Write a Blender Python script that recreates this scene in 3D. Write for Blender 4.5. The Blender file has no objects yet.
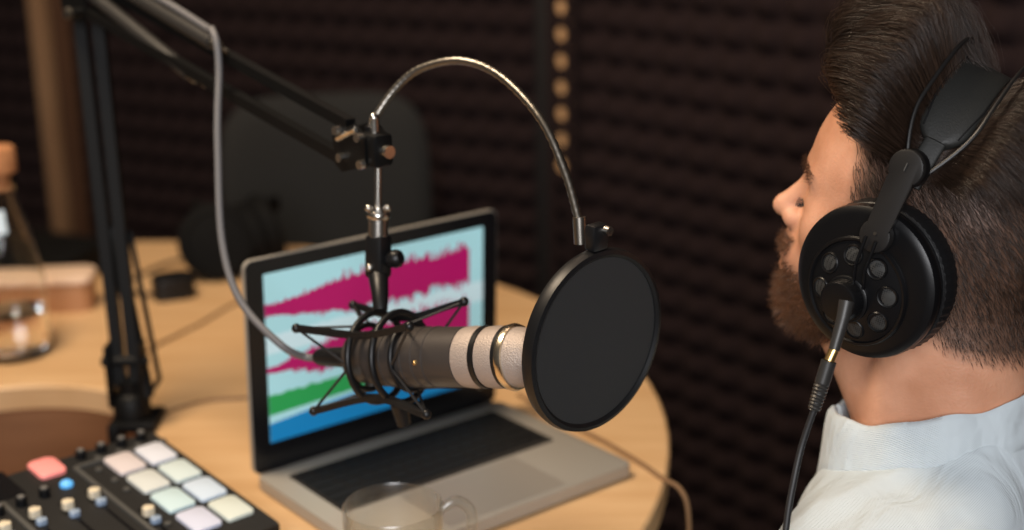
import bpy, bmesh, math, random
import numpy as np
from mathutils import Vector, Matrix, noise as mnoise
PI = math.pi
C = bpy.context.scene.collection
SC = bpy.context.scene
random.seed(4)
rng = np.random.default_rng(7)

# ------------------------------------------------------------------ camera, world, lights, exposure
cam = bpy.data.cameras.new('camera'); co = bpy.data.objects.new('camera', cam); C.objects.link(co)
cam.sensor_width = 36; cam.lens = 50; cam.clip_start = 0.05
co.location = (0, 0, 1.4)
co.matrix_world = Matrix.Translation((0, 0, 1.4)) @ Matrix.Rotation(math.radians(90 - 16.7), 4, 'X') @ Matrix.Rotation(math.radians(-0.9), 4, 'Z')
cam.dof.use_dof = True; cam.dof.focus_distance = 1.115; cam.dof.aperture_fstop = 2.65
SC.camera = co
SC.view_settings.view_transform = 'Standard'; SC.view_settings.look = 'None'
SC.view_settings.exposure = 0.0; SC.view_settings.gamma = 1.0; SC.view_settings.use_curve_mapping = False
W = bpy.data.worlds.new('world'); SC.world = W; W.use_nodes = True
W.node_tree.nodes['Background'].inputs[0].default_value = (1.0, 0.9, 0.82, 1)
W.node_tree.nodes['Background'].inputs[1].default_value = 0.05

def area(name, loc, target, size, power, color, shape='DISK'):
    l = bpy.data.lights.new(name, 'AREA'); l.shape = shape; l.size = size; l.energy = power; l.color = color
    o = bpy.data.objects.new(name, l); C.objects.link(o); o.location = loc
    o.rotation_euler = (Vector(target) - Vector(loc)).to_track_quat('-Z', 'Y').to_euler()
    return o
area('ceiling_lamp', (-0.75, 1.35, 2.55), (-0.3, 1.4, 0.8), 0.55, 38, (1.0, 0.80, 0.58))
area('fill_light', (-0.10, -0.95, 1.85), (0.42, 1.05, 0.98), 1.1, 50, (0.97, 0.97, 1.0))  # frontal fill added near the camera; no actual window
area('wall_lamp', (-0.1, 2.2, 2.5), (-0.1, 2.7, 1.1), 0.4, 2.5, (1.0, 0.72, 0.55))

# ------------------------------------------------------------------ materials
def mat(name, col, rough=0.5, metal=0.0, **k):
    m = bpy.data.materials.new(name); m.use_nodes = True
    b = m.node_tree.nodes['Principled BSDF']
    b.inputs['Base Color'].default_value = (*col, 1); b.inputs['Roughness'].default_value = rough; b.inputs['Metallic'].default_value = metal
    for kk, v in k.items():
        b.inputs[kk.replace('_', ' ')].default_value = v
    return m
def nodes(m): return m.node_tree.nodes, m.node_tree.links, m.node_tree.nodes['Principled BSDF']
def noise_bump(m, scale=200, strength=0.2, dist=0.001, detail=3):
    n, l, b = nodes(m)
    tc = n.new('ShaderNodeTexCoord'); t = n.new('ShaderNodeTexNoise'); t.inputs['Scale'].default_value = scale; t.inputs['Detail'].default_value = detail
    bp = n.new('ShaderNodeBump'); bp.inputs['Strength'].default_value = strength; bp.inputs['Distance'].default_value = dist
    l.new(tc.outputs['Object'], t.inputs['Vector']); l.new(t.outputs['Fac'], bp.inputs['Height']); l.new(bp.outputs['Normal'], b.inputs['Normal'])
    return m
def noise_color(m, c1, c2, scale=(5, 5, 5), nscale=1.0, detail=4, lo=0.3, hi=0.7):
    n, l, b = nodes(m)
    tc = n.new('ShaderNodeTexCoord'); mp = n.new('ShaderNodeMapping'); mp.inputs['Scale'].default_value = scale
    t = n.new('ShaderNodeTexNoise'); t.inputs['Scale'].default_value = nscale; t.inputs['Detail'].default_value = detail
    r = n.new('ShaderNodeValToRGB'); r.color_ramp.elements[0].position = lo; r.color_ramp.elements[1].position = hi
    r.color_ramp.elements[0].color = (*c1, 1); r.color_ramp.elements[1].color = (*c2, 1)
    l.new(tc.outputs['Object'], mp.inputs[0]); l.new(mp.outputs[0], t.inputs['Vector']); l.new(t.outputs['Fac'], r.inputs[0]); l.new(r.outputs[0], b.inputs['Base Color'])
    return m
M = {}
M['foam'] = noise_bump(mat('foam', (0.0165, 0.0093, 0.0093), 0.95, Specular_IOR_Level=0.15), 400, 0.3)
M['floor'] = noise_color(mat('floor_wood', (0.06, 0.03, 0.02), 0.5), (0.035, 0.016, 0.01), (0.075, 0.035, 0.022), (2, 14, 2), 3)
M['wall'] = mat('wall_paint', (0.03, 0.02, 0.018), 0.9)
M['post'] = mat('post_paint', (0.008, 0.007, 0.007), 0.6)
M['batten'] = noise_color(mat('batten_wood', (0.3, 0.16, 0.08), 0.6), (0.26, 0.14, 0.07), (0.36, 0.21, 0.11), (20, 20, 2), 2)
M['palewood'] = noise_color(mat('pale_wood', (0.6, 0.36, 0.18), 0.6), (0.62, 0.36, 0.17), (0.70, 0.42, 0.21), (20, 20, 2), 2)
M['brownwood'] = noise_color(mat('brown_wood', (0.1, 0.045, 0.02), 0.6), (0.07, 0.03, 0.014), (0.12, 0.055, 0.026), (20, 20, 2), 2)
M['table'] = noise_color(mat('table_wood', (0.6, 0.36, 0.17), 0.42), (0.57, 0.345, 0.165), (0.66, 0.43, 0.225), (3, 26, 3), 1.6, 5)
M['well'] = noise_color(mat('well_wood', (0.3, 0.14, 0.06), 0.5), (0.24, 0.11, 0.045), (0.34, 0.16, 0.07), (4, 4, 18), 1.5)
M['boxwood'] = noise_color(mat('box_wood', (0.42, 0.2, 0.09), 0.5), (0.36, 0.17, 0.075), (0.46, 0.23, 0.11), (3, 3, 22), 1.5)
M['boxrim'] = noise_color(mat('box_rim_wood', (0.7, 0.5, 0.36), 0.5), (0.66, 0.46, 0.32), (0.74, 0.54, 0.4), (3, 22, 3), 1.5)
M['alu'] = noise_bump(mat('aluminium', (0.40, 0.37, 0.32), 0.45, 0.35), 1500, 0.05)
M['black'] = mat('black_plastic', (0.006, 0.006, 0.0065), 0.40, Specular_IOR_Level=0.35)
M['matte'] = noise_bump(mat('black_matte', (0.009, 0.0085, 0.008), 0.6, Specular_IOR_Level=0.3), 900, 0.1)
M['bezel'] = mat('bezel', (0.006, 0.006, 0.007), 0.25)
M['key'] = mat('keycap', (0.007, 0.007, 0.007), 0.6, Specular_IOR_Level=0.2)
M['keybed'] = mat('keybed', (0.022, 0.02, 0.018), 0.7, Specular_IOR_Level=0.2)
M['trackpad'] = mat('trackpad', (0.33, 0.30, 0.26), 0.4, 0.3)
M['armmetal'] = mat('arm_metal', (0.004, 0.004, 0.004), 0.5, 0.0, Specular_IOR_Level=0.16)
M['grey_tube'] = mat('grey_tube', (0.030, 0.028, 0.026), 0.42, 0.2)
M['steel'] = mat('steel', (0.62, 0.58, 0.52), 0.25, 1.0)
M['darksteel'] = mat('dark_steel', (0.25, 0.23, 0.20), 0.35, 1.0)
M['cable'] = mat('grey_cable', (0.125, 0.122, 0.126), 0.5)
M['bcable'] = mat('black_cable', (0.014, 0.013, 0.013), 0.5)
M['tcable'] = mat('tan_cable', (0.20, 0.11, 0.05), 0.6)
M['leather'] = noise_bump(mat('leather', (0.016, 0.016, 0.0145), 0.55, Specular_IOR_Level=0.4), 700, 0.35, 0.0006)
M['cushion'] = noise_bump(mat('cushion_leatherette', (0.006, 0.006, 0.0065), 0.45, Specular_IOR_Level=0.4), 350, 0.35, 0.001)
M['cup'] = noise_bump(mat('cup_plastic', (0.0035, 0.0035, 0.004), 0.36, Specular_IOR_Level=0.32), 1200, 0.08, 0.0004)
M['satin'] = noise_bump(mat('satin_black', (0.012, 0.011, 0.0105), 0.42, Specular_IOR_Level=0.35), 900, 0.1, 0.0004)
M['gold'] = mat('gold', (0.75, 0.5, 0.2), 0.3, 1.0)
M['deadblack'] = mat('matte_black_plastic', (0.0035, 0.0035, 0.0035), 0.75, Specular_IOR_Level=0.12)
M['chairfab'] = noise_bump(mat('chair_fabric', (0.021, 0.021, 0.0205), 0.9, Specular_IOR_Level=0.2), 500, 0.3)
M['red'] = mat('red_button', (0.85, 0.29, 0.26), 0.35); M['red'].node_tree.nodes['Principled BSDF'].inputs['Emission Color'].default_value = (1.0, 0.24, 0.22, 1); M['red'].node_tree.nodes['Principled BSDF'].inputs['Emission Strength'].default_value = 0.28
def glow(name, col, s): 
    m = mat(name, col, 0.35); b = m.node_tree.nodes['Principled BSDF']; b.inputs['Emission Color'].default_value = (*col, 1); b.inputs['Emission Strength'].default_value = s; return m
M['cream'] = mat('cream_cap', (0.72, 0.62, 0.45), 0.4)
M['bluecap'] = mat('pale_blue_cap', (0.28, 0.36, 0.48), 0.4)
M['groove'] = mat('groove_grey', (0.07, 0.068, 0.062), 0.5)
M['greyknob'] = mat('grey_knob', (0.16, 0.155, 0.145), 0.4)
M['cork'] = noise_color(mat('cork', (0.45, 0.2, 0.08), 0.8), (0.36, 0.15, 0.055), (0.5, 0.23, 0.1), (60, 60, 60), 1)
M['pale_patch'] = mat('pale_blue', (0.55, 0.68, 0.78), 0.5)
def glass(name, col=(1, 1, 1), ior=1.45, rough=0.0):
    m = mat(name, col, rough); b = m.node_tree.nodes['Principled BSDF']; b.inputs['Transmission Weight'].default_value = 1.0; b.inputs['IOR'].default_value = ior; return m
M['glass'] = glass('clear_glass', (0.99, 1.0, 1.0), 1.22); M['water'] = glass('water', (0.98, 1, 1), 1.33)
m = bpy.data.materials.new('thin_glass'); m.use_nodes = True; n, l = m.node_tree.nodes, m.node_tree.links; n.remove(n['Principled BSDF'])
tr_, gl_, mx_n, lw = n.new('ShaderNodeBsdfTransparent'), n.new('ShaderNodeBsdfGlossy'), n.new('ShaderNodeMixShader'), n.new('ShaderNodeLayerWeight')
lw.inputs['Blend'].default_value = 0.5; pw = n.new('ShaderNodeMath'); pw.operation = 'POWER'; pw.inputs[1].default_value = 2.2; ml_n = n.new('ShaderNodeMath'); ml_n.operation = 'MULTIPLY_ADD'; ml_n.inputs[1].default_value = 0.6; ml_n.inputs[2].default_value = 0.07; gl_.inputs['Roughness'].default_value = 0.28; tr_.inputs[0].default_value = (0.955, 0.965, 0.955, 1)
l.new(lw.outputs['Facing'], pw.inputs[0]); l.new(pw.outputs[0], ml_n.inputs[0]); l.new(ml_n.outputs[0], mx_n.inputs[0]); l.new(tr_.outputs[0], mx_n.inputs[1]); l.new(gl_.outputs[0], mx_n.inputs[2]); l.new(mx_n.outputs[0], n['Material Output'].inputs[0]); M['thinglass'] = m
# microphone mesh
m = mat('mic_grille', (0.40, 0.325, 0.275), 0.5, 0.3); n, l, b = nodes(m)
tc = n.new('ShaderNodeTexCoord'); v = n.new('ShaderNodeTexVoronoi'); v.inputs['Scale'].default_value = 700
bp = n.new('ShaderNodeBump'); bp.inputs['Strength'].default_value = 0.5; bp.inputs['Distance'].default_value = 0.0008
l.new(tc.outputs['Object'], v.inputs['Vector']); l.new(v.outputs['Distance'], bp.inputs['Height']); l.new(bp.outputs[0], b.inputs['Normal']); M['grille'] = m
M['micbody'] = noise_bump(mat('mic_body', (0.060, 0.050, 0.044), 0.42, 0.3), 900, 0.08)
M['champagne'] = mat('champagne_ring', (0.72, 0.62, 0.47), 0.25, 1.0)
# pop filter nylon
m = mat('nylon_mesh', (0.016, 0.016, 0.016), 0.8); n, l, b = nodes(m)
tc = n.new('ShaderNodeTexCoord'); w1 = n.new('ShaderNodeTexWave'); w1.inputs['Scale'].default_value = 260; w2 = n.new('ShaderNodeTexWave'); w2.inputs['Scale'].default_value = 260; w2.bands_direction = 'Z'
mx = n.new('ShaderNodeMath'); mx.operation = 'MULTIPLY'; bp = n.new('ShaderNodeBump'); bp.inputs['Strength'].default_value = 0.4; bp.inputs['Distance'].default_value = 0.0005
l.new(tc.outputs['Object'], w1.inputs[0]); l.new(tc.outputs['Object'], w2.inputs[0]); l.new(w1.outputs['Fac'], mx.inputs[0]); l.new(w2.outputs['Fac'], mx.inputs[1]); l.new(mx.outputs[0], bp.inputs['Height']); l.new(bp.outputs[0], b.inputs['Normal'])
M['nylon'] = m
# vent mesh with punched dots
m = mat('vent_mesh', (0.03, 0.03, 0.03), 0.5, 0.3); n, l, b = nodes(m)
tc = n.new('ShaderNodeTexCoord'); v = n.new('ShaderNodeTexVoronoi'); v.inputs['Scale'].default_value = 620; v.inputs['Randomness'].default_value = 0.15
r = n.new('ShaderNodeValToRGB'); r.color_ramp.elements[0].position = 0.3; r.color_ramp.elements[1].position = 0.45; r.color_ramp.elements[0].color = (0.001, 0.001, 0.001, 1); r.color_ramp.elements[1].color = (0.045, 0.045, 0.043, 1)
l.new(tc.outputs['Object'], v.inputs['Vector']); l.new(v.outputs['Distance'], r.inputs[0]); l.new(r.outputs[0], b.inputs['Base Color']); M['vent'] = m
# skin
m = mat('skin', (0.62, 0.33, 0.21), 0.48); n, l, b = nodes(m)
b.inputs['Subsurface Weight'].default_value = 0.12; b.inputs['Subsurface Radius'].default_value = (0.012, 0.005, 0.003); b.inputs['Subsurface Scale'].default_value = 0.5
tc = n.new('ShaderNodeTexCoord'); t = n.new('ShaderNodeTexNoise'); t.inputs['Scale'].default_value = 26; t.inputs['Detail'].default_value = 6
r = n.new('ShaderNodeValToRGB'); r.color_ramp.elements[0].position = 0.3; r.color_ramp.elements[1].position = 0.7
r.color_ramp.elements[0].color = (0.51, 0.235, 0.132, 1); r.color_ramp.elements[1].color = (0.67, 0.345, 0.215, 1)
at = n.new('ShaderNodeAttribute'); at.attribute_name = 'roots'; mx = n.new('ShaderNodeMix'); mx.data_type = 'RGBA'
mx.inputs[7].default_value = (0.045, 0.026, 0.018, 1)
l.new(tc.outputs['Object'], t.inputs['Vector']); l.new(t.outputs['Fac'], r.inputs[0]); l.new(r.outputs[0], mx.inputs[6]); l.new(at.outputs['Fac'], mx.inputs[0]); l.new(mx.outputs[2], b.inputs['Base Color'])
t2 = n.new('ShaderNodeTexNoise'); t2.inputs['Scale'].default_value = 420; t2.inputs['Detail'].default_value = 6; bp = n.new('ShaderNodeBump'); bp.inputs['Strength'].default_value = 0.4; bp.inputs['Distance'].default_value = 0.0012
l.new(tc.outputs['Object'], t2.inputs['Vector']); l.new(t2.outputs['Fac'], bp.inputs['Height']); l.new(bp.outputs[0], b.inputs['Normal']); M['skin'] = m
def hairmat(name, c1, c2, rough=0.38):
    m = mat(name, c1, rough); n, l, b = nodes(m)
    at = n.new('ShaderNodeAttribute'); at.attribute_name = 'tone'; r = n.new('ShaderNodeValToRGB')
    r.color_ramp.elements[0].color = (*c1, 1); r.color_ramp.elements[1].color = (*c2, 1)
    l.new(at.outputs['Fac'], r.inputs[0]); l.new(r.outputs[0], b.inputs['Base Color']); return m
M['hair'] = hairmat('brown_hair', (0.012, 0.0068, 0.0045), (0.075, 0.042, 0.026))
M['beard'] = hairmat('reddish_beard', (0.035, 0.014, 0.006), (0.21, 0.082, 0.030))
# shirt: fine twill
m = mat('shirt_cotton', (0.57, 0.635, 0.665), 0.85); n, l, b = nodes(m)
b.inputs['Sheen Weight'].default_value = 0.2
tc = n.new('ShaderNodeTexCoord'); w = n.new('ShaderNodeTexWave'); w.inputs['Scale'].default_value = 290; w.bands_direction = 'DIAGONAL'; w.inputs['Distortion'].default_value = 0.6
t = n.new('ShaderNodeTexNoise'); t.inputs['Scale'].default_value = 11; t.inputs['Detail'].default_value = 3; t.inputs['Distortion'].default_value = 1.2
ad = n.new('ShaderNodeMath'); ad.operation = 'MULTIPLY_ADD'; ad.inputs[1].default_value = 0.030
bp = n.new('ShaderNodeBump'); bp.inputs['Strength'].default_value = 0.8; bp.inputs['Distance'].default_value = 0.016
l.new(tc.outputs['Object'], w.inputs[0]); l.new(tc.outputs['Object'], t.inputs['Vector']); l.new(w.outputs['Fac'], ad.inputs[0]); l.new(t.outputs['Fac'], ad.inputs[2]); l.new(ad.outputs[0], bp.inputs['Height']); l.new(bp.outputs[0], b.inputs['Normal'])
M['shirt'] = m
M['trousers'] = mat('trouser_cloth', (0.03, 0.035, 0.05), 0.9)
M['eye'] = mat('eye_white', (0.75, 0.7, 0.66), 0.15); M['iris'] = mat('iris', (0.05, 0.025, 0.012), 0.15)
M['scr_bg'] = glow('screen_pale_cyan', (0.25, 0.44, 0.47), 0.78)
M['scr_mag'] = glow('screen_magenta', (0.27, 0.003, 0.075), 0.75)
M['scr_green'] = glow('screen_green', (0.015, 0.20, 0.05), 0.8)
M['scr_blue'] = glow('screen_blue', (0.006, 0.13, 0.30), 0.8)
M['scr_pale'] = glow('screen_white', (0.38, 0.50, 0.53), 0.75)

# ------------------------------------------------------------------ mesh helpers
ROOT = {}
def finish(me, smooth=True, ang=40):
    if smooth:
        bm = bmesh.new(); bm.from_mesh(me); lim = math.radians(ang)
        for f in bm.faces: f.smooth = True
        for e in bm.edges:
            if len(e.link_faces) == 2 and e.calc_face_angle(0) > lim: e.smooth = False
        bm.to_mesh(me); bm.free()
def obj(name, bm, m, parent=None, smooth=True, ang=40, recalc=True):
    """link a bmesh (world coordinates) as one mesh object below parent"""
    if recalc: bmesh.ops.recalc_face_normals(bm, faces=bm.faces[:])
    root = parent
    if parent is not None:
        while root.parent is not None: root = root.parent
        bm.transform(ROOT[root.name].inverted())
    me = bpy.data.meshes.new(name); bm.to_mesh(me); bm.free()
    finish(me, smooth, ang)
    ms = m if isinstance(m, (list, tuple)) else [m]
    for q in ms: me.materials.append(M[q])
    o = bpy.data.objects.new(name, me); C.objects.link(o)
    if parent is not None: o.parent = parent
    return o
def thing(name, label, cat, mtx, group=None):
    o = bpy.data.objects.new(name, None); C.objects.link(o); o.empty_display_size = 0.02
    if not isinstance(mtx, Matrix): mtx = Matrix.Translation(mtx)
    o.matrix_world = mtx; ROOT[o.name] = mtx
    o['label'] = label; o['category'] = cat
    if group: o['group'] = group
    return o
def tag(o, label, cat, group=None):
    o['label'] = label; o['category'] = cat
    if group: o['group'] = group
    return o
def struct(name, bm, m, parent=None, **k):
    o = obj(name, bm, m, parent, **k)
    if parent is None: o['kind'] = 'structure'; ROOT[o.name] = Matrix.Identity(4)
    return o
def bx(bm, c, s, mtx=None, bev=0.0, seg=2, mi=0):
    t = bmesh.new(); bmesh.ops.create_cube(t, size=1.0)
    for v in t.verts: v.co = Vector((v.co.x * s[0] + c[0], v.co.y * s[1] + c[1], v.co.z * s[2] + c[2]))
    if bev: bmesh.ops.bevel(t, geom=t.edges[:] , offset=bev, segments=seg, profile=0.5, affect='EDGES')
    merge(bm, t, mtx, mi)
def merge(bm, t, mtx=None, mi=0):
    if mtx is not None: t.transform(mtx)
    mp = [bm.verts.new(v.co) for v in t.verts]; t.verts.index_update()
    for f in t.faces:
        try: nf = bm.faces.new([mp[v.index] for v in f.verts]); nf.material_index = mi
        except ValueError: pass
    t.free()
def rbox(bm, w, d, h, r, c=(0, 0, 0), mtx=None, bev=0.0, seg=6, mi=0):
    """slab with rounded vertical corners, c is the centre of its underside"""
    o = []
    for (sx, sy, a0) in ((1, 1, 0), (-1, 1, 90), (-1, -1, 180), (1, -1, 270)):
        for i in range(seg + 1):
            a = math.radians(a0 + 90 * i / seg); o.append((sx * (w / 2 - r) + r * math.cos(a) + c[0], sy * (d / 2 - r) + r * math.sin(a) + c[1]))
    prism(bm, o, c[2], c[2] + h, mtx, bev, mi)
def prism(bm, o, z0, z1, mtx=None, bev=0.0, mi=0, bseg=2):
    t = bmesh.new(); n = len(o)
    a = [t.verts.new((x, y, z0)) for x, y in o]; b_ = [t.verts.new((x, y, z1)) for x, y in o]
    t.faces.new(a[::-1]); top = t.faces.new(b_)
    for i in range(n): t.faces.new((a[i], a[(i + 1) % n], b_[(i + 1) % n], b_[i]))
    if bev: bmesh.ops.bevel(t, geom=[e for f in (top,) for e in f.edges], offset=bev, segments=bseg, profile=0.5, affect='EDGES')
    merge(bm, t, mtx, mi)
def lathe(bm, prof, n=32, mtx=None, mi=0, mod=None, closed=False):
    """revolve (r, z) profile about z"""
    t = bmesh.new(); rings = []
    for r_, z in prof:
        if r_ < 1e-6: rings.append([t.verts.new((0, 0, z))])
        else:
            rings.append([t.verts.new(((r_ * (mod(i, r_, z) if mod else 1)) * math.cos(2 * PI * i / n), (r_ * (mod(i, r_, z) if mod else 1)) * math.sin(2 * PI * i / n), z)) for i in range(n)])
    prs = list(zip(rings[:-1], rings[1:])) + ([(rings[-1], rings[0])] if closed else [])
    for A, B in prs:
        for i in range(n):
            j = (i + 1) % n
            if len(A) == 1 and len(B) == 1: continue
            if len(A) == 1: t.faces.new((A[0], B[j], B[i]))
            elif len(B) == 1: t.faces.new((A[i], A[j], B[0]))
            else: t.faces.new((A[i], A[j], B[j], B[i]))
    merge(bm, t, mtx, mi)
def catmull(P, k=8):
    P = [Vector(p) for p in P]; out = []
    Q = [2 * P[0] - P[1]] + P + [2 * P[-1] - P[-2]]
    for i in range(1, len(Q) - 2):
        for j in range(k):
            t = j / k; a, b_, c, d = Q[i - 1], Q[i], Q[i + 1], Q[i + 2]
            out.append(0.5 * ((2 * b_) + (-a + c) * t + (2 * a - 5 * b_ + 4 * c - d) * t * t + (-a + 3 * b_ - 3 * c + d) * t ** 3))
    out.append(P[-1]); return out
def tube(bm, pts, r, n=10, mi=0, ry=None, up=None, twist=0.0, closed=False):
    """sweep an n-gon of radius r (number, or function of 0..1) along points; up sets the section's first axis"""
    P = [Vector(p) for p in pts]; rings = []; N = len(P)
    prev = None
    for i, p in enumerate(P):
        if closed: tg = (P[(i + 1) % N] - P[i - 1]).normalized()
        else: tg = (P[min(i + 1, N - 1)] - P[max(i - 1, 0)]).normalized()
        if up is not None: x = Vector(up) - tg * tg.dot(Vector(up))
        elif prev is None: x = tg.orthogonal()
        else: x = prev - tg * tg.dot(prev)
        x.normalize(); prev = x; y = tg.cross(x)
        rr = r(i / (N - 1)) if callable(r) else r; r2 = rr if ry is None else ry
        rings.append([bm.verts.new(p + x * rr * math.cos(2 * PI * k / n + twist) + y * r2 * math.sin(2 * PI * k / n + twist)) for k in range(n)])
    for A, B in list(zip(rings[:-1], rings[1:])) + ([(rings[-1], rings[0])] if closed else []):
        for k in range(n):
            f = bm.faces.new((A[k], A[(k + 1) % n], B[(k + 1) % n], B[k])); f.material_index = mi
    if not closed:
        for R_ in (rings[0][::-1], rings[-1]):
            f = bm.faces.new(R_); f.material_index = mi
def sqbar(bm, a, b_, w, mi=0, up=(0, 0, 1)): tube(bm, [a, b_], w * 0.7071, 4, mi, up=up, twist=PI / 4)
def cyl(bm, a, b_, r, n=16, mi=0): tube(bm, [a, b_], r, n, mi)
def ball(bm, c, r, n=12, mi=0, sc=(1, 1, 1)):
    t = bmesh.new(); bmesh.ops.create_uvsphere(t, u_segments=n, v_segments=max(6, n // 2), radius=r)
    for v in t.verts: v.co = Vector((v.co.x * sc[0] + c[0], v.co.y * sc[1] + c[1], v.co.z * sc[2] + c[2]))
    merge(bm, t, None, mi)
def B(): return bmesh.new()
def frame(o, x, z):
    """matrix with origin o, z axis z, x axis near x"""
    z = Vector(z).normalized(); x = Vector(x); x = (x - z * z.dot(x)).normalized(); y = z.cross(x)
    m = Matrix((x, y, z)).transposed().to_4x4(); m.translation = Vector(o); return m
def circ(r, n=48, c=(0, 0)): return [(c[0] + r * math.cos(2 * PI * i / n), c[1] + r * math.sin(2 * PI * i / n)) for i in range(n)]

# ------------------------------------------------------------------ the room
CX, CY = 0.088, 2.75
WL = (-0.8746, 0.4848); WR = (0.643, -0.766)
bm = B(); bx(bm, (-0.4, 1.7, -0.03), (6.0, 6.0, 0.06)); struct('floor', bm, 'floor', smooth=False)
def foam_wall(name, d, x0, x1, z1, ph, pv, h, panel):
    """backing board and convoluted foam along direction d from the corner; the room side faces the camera"""
    nrm = Vector((d[1], -d[0], 0)); nrm = nrm if nrm.dot(Vector((0, 0, 0)) - Vector((CX, CY, 0))) > 0 else -nrm
    bm = B(); mt = Matrix(((d[0], nrm.x, 0, CX), (d[1], nrm.y, 0, CY), (0, 0, 1, 0), (0, 0, 0, 1)))
    bx(bm, ((x0 + x1) / 2, -0.06, z1 / 2), (x1 - x0, 0.1, z1), mt)
    wall = struct(name, bm, 'wall', smooth=False)
    sub = 6; nx = int((x1 - x0) / ph) * sub; nz = int(z1 / pv) * sub
    xs = np.linspace(x0, x0 + nx / sub * ph, nx + 1); zs = np.linspace(0, nz / sub * pv, nz + 1)
    X, Z = np.meshgrid(xs, zs, indexing='ij')
    fx = np.abs(np.sin(PI * (X - x0) / ph)); fz = np.abs(np.sin(PI * Z / pv))
    Y = 0.008 + h * (fx * fz) ** 0.85
    co_ = np.stack([X, Y, Z], -1).reshape(-1, 3)
    A = np.array(mt)[:3, :3]; co_ = co_ @ A.T + np.array(mt)[:3, 3]
    i = np.arange(nx)[:, None] * (nz + 1) + np.arange(nz)[None, :]
    q = np.stack([i, i + nz + 1, i + nz + 2, i + 1], -1).reshape(-1, 4)
    if nrm.dot(Vector(np.cross(co_[q[0][1]] - co_[q[0][0]], co_[q[0][2]] - co_[q[0][0]]))) < 0: q = q[:, ::-1]
    me = bpy.data.meshes.new('acoustic_foam'); me.from_pydata(co_.tolist(), [], q.tolist())
    me.polygons.foreach_set('use_smooth', [True] * len(me.polygons)); me.materials.append(M['foam'])
    o = bpy.data.objects.new('acoustic_foam', me); C.objects.link(o); o.parent = wall
    return wall, mt
wl, ML = foam_wall('wall_left', WL, 0.03, 2.6, 2.5, 0.060, 0.0575, 0.032, 0)
wr, MR = foam_wall('wall_right', WR, 0.085, 2.9, 2.5, 0.070, 0.0555, 0.030, 0)
bm = B(); bx(bm, (0.0, 0.0, 1.25), (0.05, 0.07, 2.5), ML, 0.004); struct('trim_1', bm, 'post')
# strip of wood seen through the round gaps of the foam's scalloped edge
bm = B(); bx(bm, (0.054, 0.014, 1.64), (0.036, 0.030, 1.72), MR); struct('trim_2', bm, 'palewood', smooth=False)  # ends partway down: the light fading off the lower gaps is shaped in
bm = B(); pitch = 0.0505
bx(bm, (0.0905, 0.016, 1.25), (0.005, 0.036, 2.5), MR)
for k in range(48):
    zc = 0.036 + k * pitch; hw = 0.038; n = 24; R0 = 0.0140
    inner = [(0.054 + R0 * math.cos(2 * PI * i / n), zc + R0 * math.sin(2 * PI * i / n)) for i in range(n)]
    outer = []
    for i in range(n):
        a = 2 * PI * i / n; cx_, sx_ = math.cos(a), math.sin(a); s = min(hw / max(abs(cx_), 1e-6), pitch / 2 / max(abs(sx_), 1e-6)); outer.append((0.054 + s * cx_, zc + s * sx_))
    vi = [bm.verts.new(MR @ Vector((x, 0.033, z))) for x, z in inner]; vo = [bm.verts.new(MR @ Vector((x, 0.034, z))) for x, z in outer]; vb = [bm.verts.new(MR @ Vector((x, 0.0292, z))) for x, z in inner]
    for i in range(n):
        j = (i + 1) % n; bm.faces.new((vi[i], vi[j], vo[j], vo[i])); bm.faces.new((vb[i], vb[j], vi[j], vi[i]))
struct('trim_3', bm, 'foam', smooth=False)
bm = B(); bx(bm, (1.318, 0.05, 1.25), (0.028, 0.05, 2.5), ML, 0.003); struct('trim_4', bm, 'batten')
bm = B(); bx(bm, (1.262, 0.045, 1.25), (0.036, 0.03, 2.5), ML, 0.003); struct('trim_5', bm, 'brownwood')

# ------------------------------------------------------------------ round table with a cable well at its middle
TZ = 0.74; TC = (-0.633, 1.567); TR = 0.813; HC = (-0.60, 1.530); HR = 0.170
t = thing('round_table', 'round pale plywood table with a round cable well in its middle', 'table', (TC[0], TC[1], 0))
def disc_hole(bm, c, R_, hc, r_, z0, z1, n=96, ch=0.003):
    def ring(cc, rr, z): return [bm.verts.new((cc[0] + rr * math.cos(2 * PI * i / n), cc[1] + rr * math.sin(2 * PI * i / n), z)) for i in range(n)]
    L_ = [ring(hc, r_, z0), ring(hc, r_, z1 - ch), ring(hc, r_ + ch, z1), ring(c, R_ - ch, z1), ring(c, R_, z1 - ch), ring(c, R_, z0)]
    for A_, B_ in zip(L_, L_[1:] + L_[:1]):
        for i in range(n): bm.faces.new((A_[i], A_[(i + 1) % n], B_[(i + 1) % n], B_[i]))
bm = B(); disc_hole(bm, TC, TR, HC, HR, TZ - 0.032, TZ); obj('tabletop', bm, 'table', t, ang=25)
bm = B(); mt = Matrix.Translation((HC[0], HC[1], 0))
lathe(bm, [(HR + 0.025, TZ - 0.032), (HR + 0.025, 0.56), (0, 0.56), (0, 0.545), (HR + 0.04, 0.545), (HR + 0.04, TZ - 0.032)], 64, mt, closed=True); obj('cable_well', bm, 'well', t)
bm = B(); lathe(bm, [(0, 0.0), (0.30, 0.0), (0.30, 0.02), (0.12, 0.035), (0.11, 0.06), (0.11, 0.545), (0, 0.545)], 48, mt); obj('pedestal', bm, 'post', t)

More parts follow.
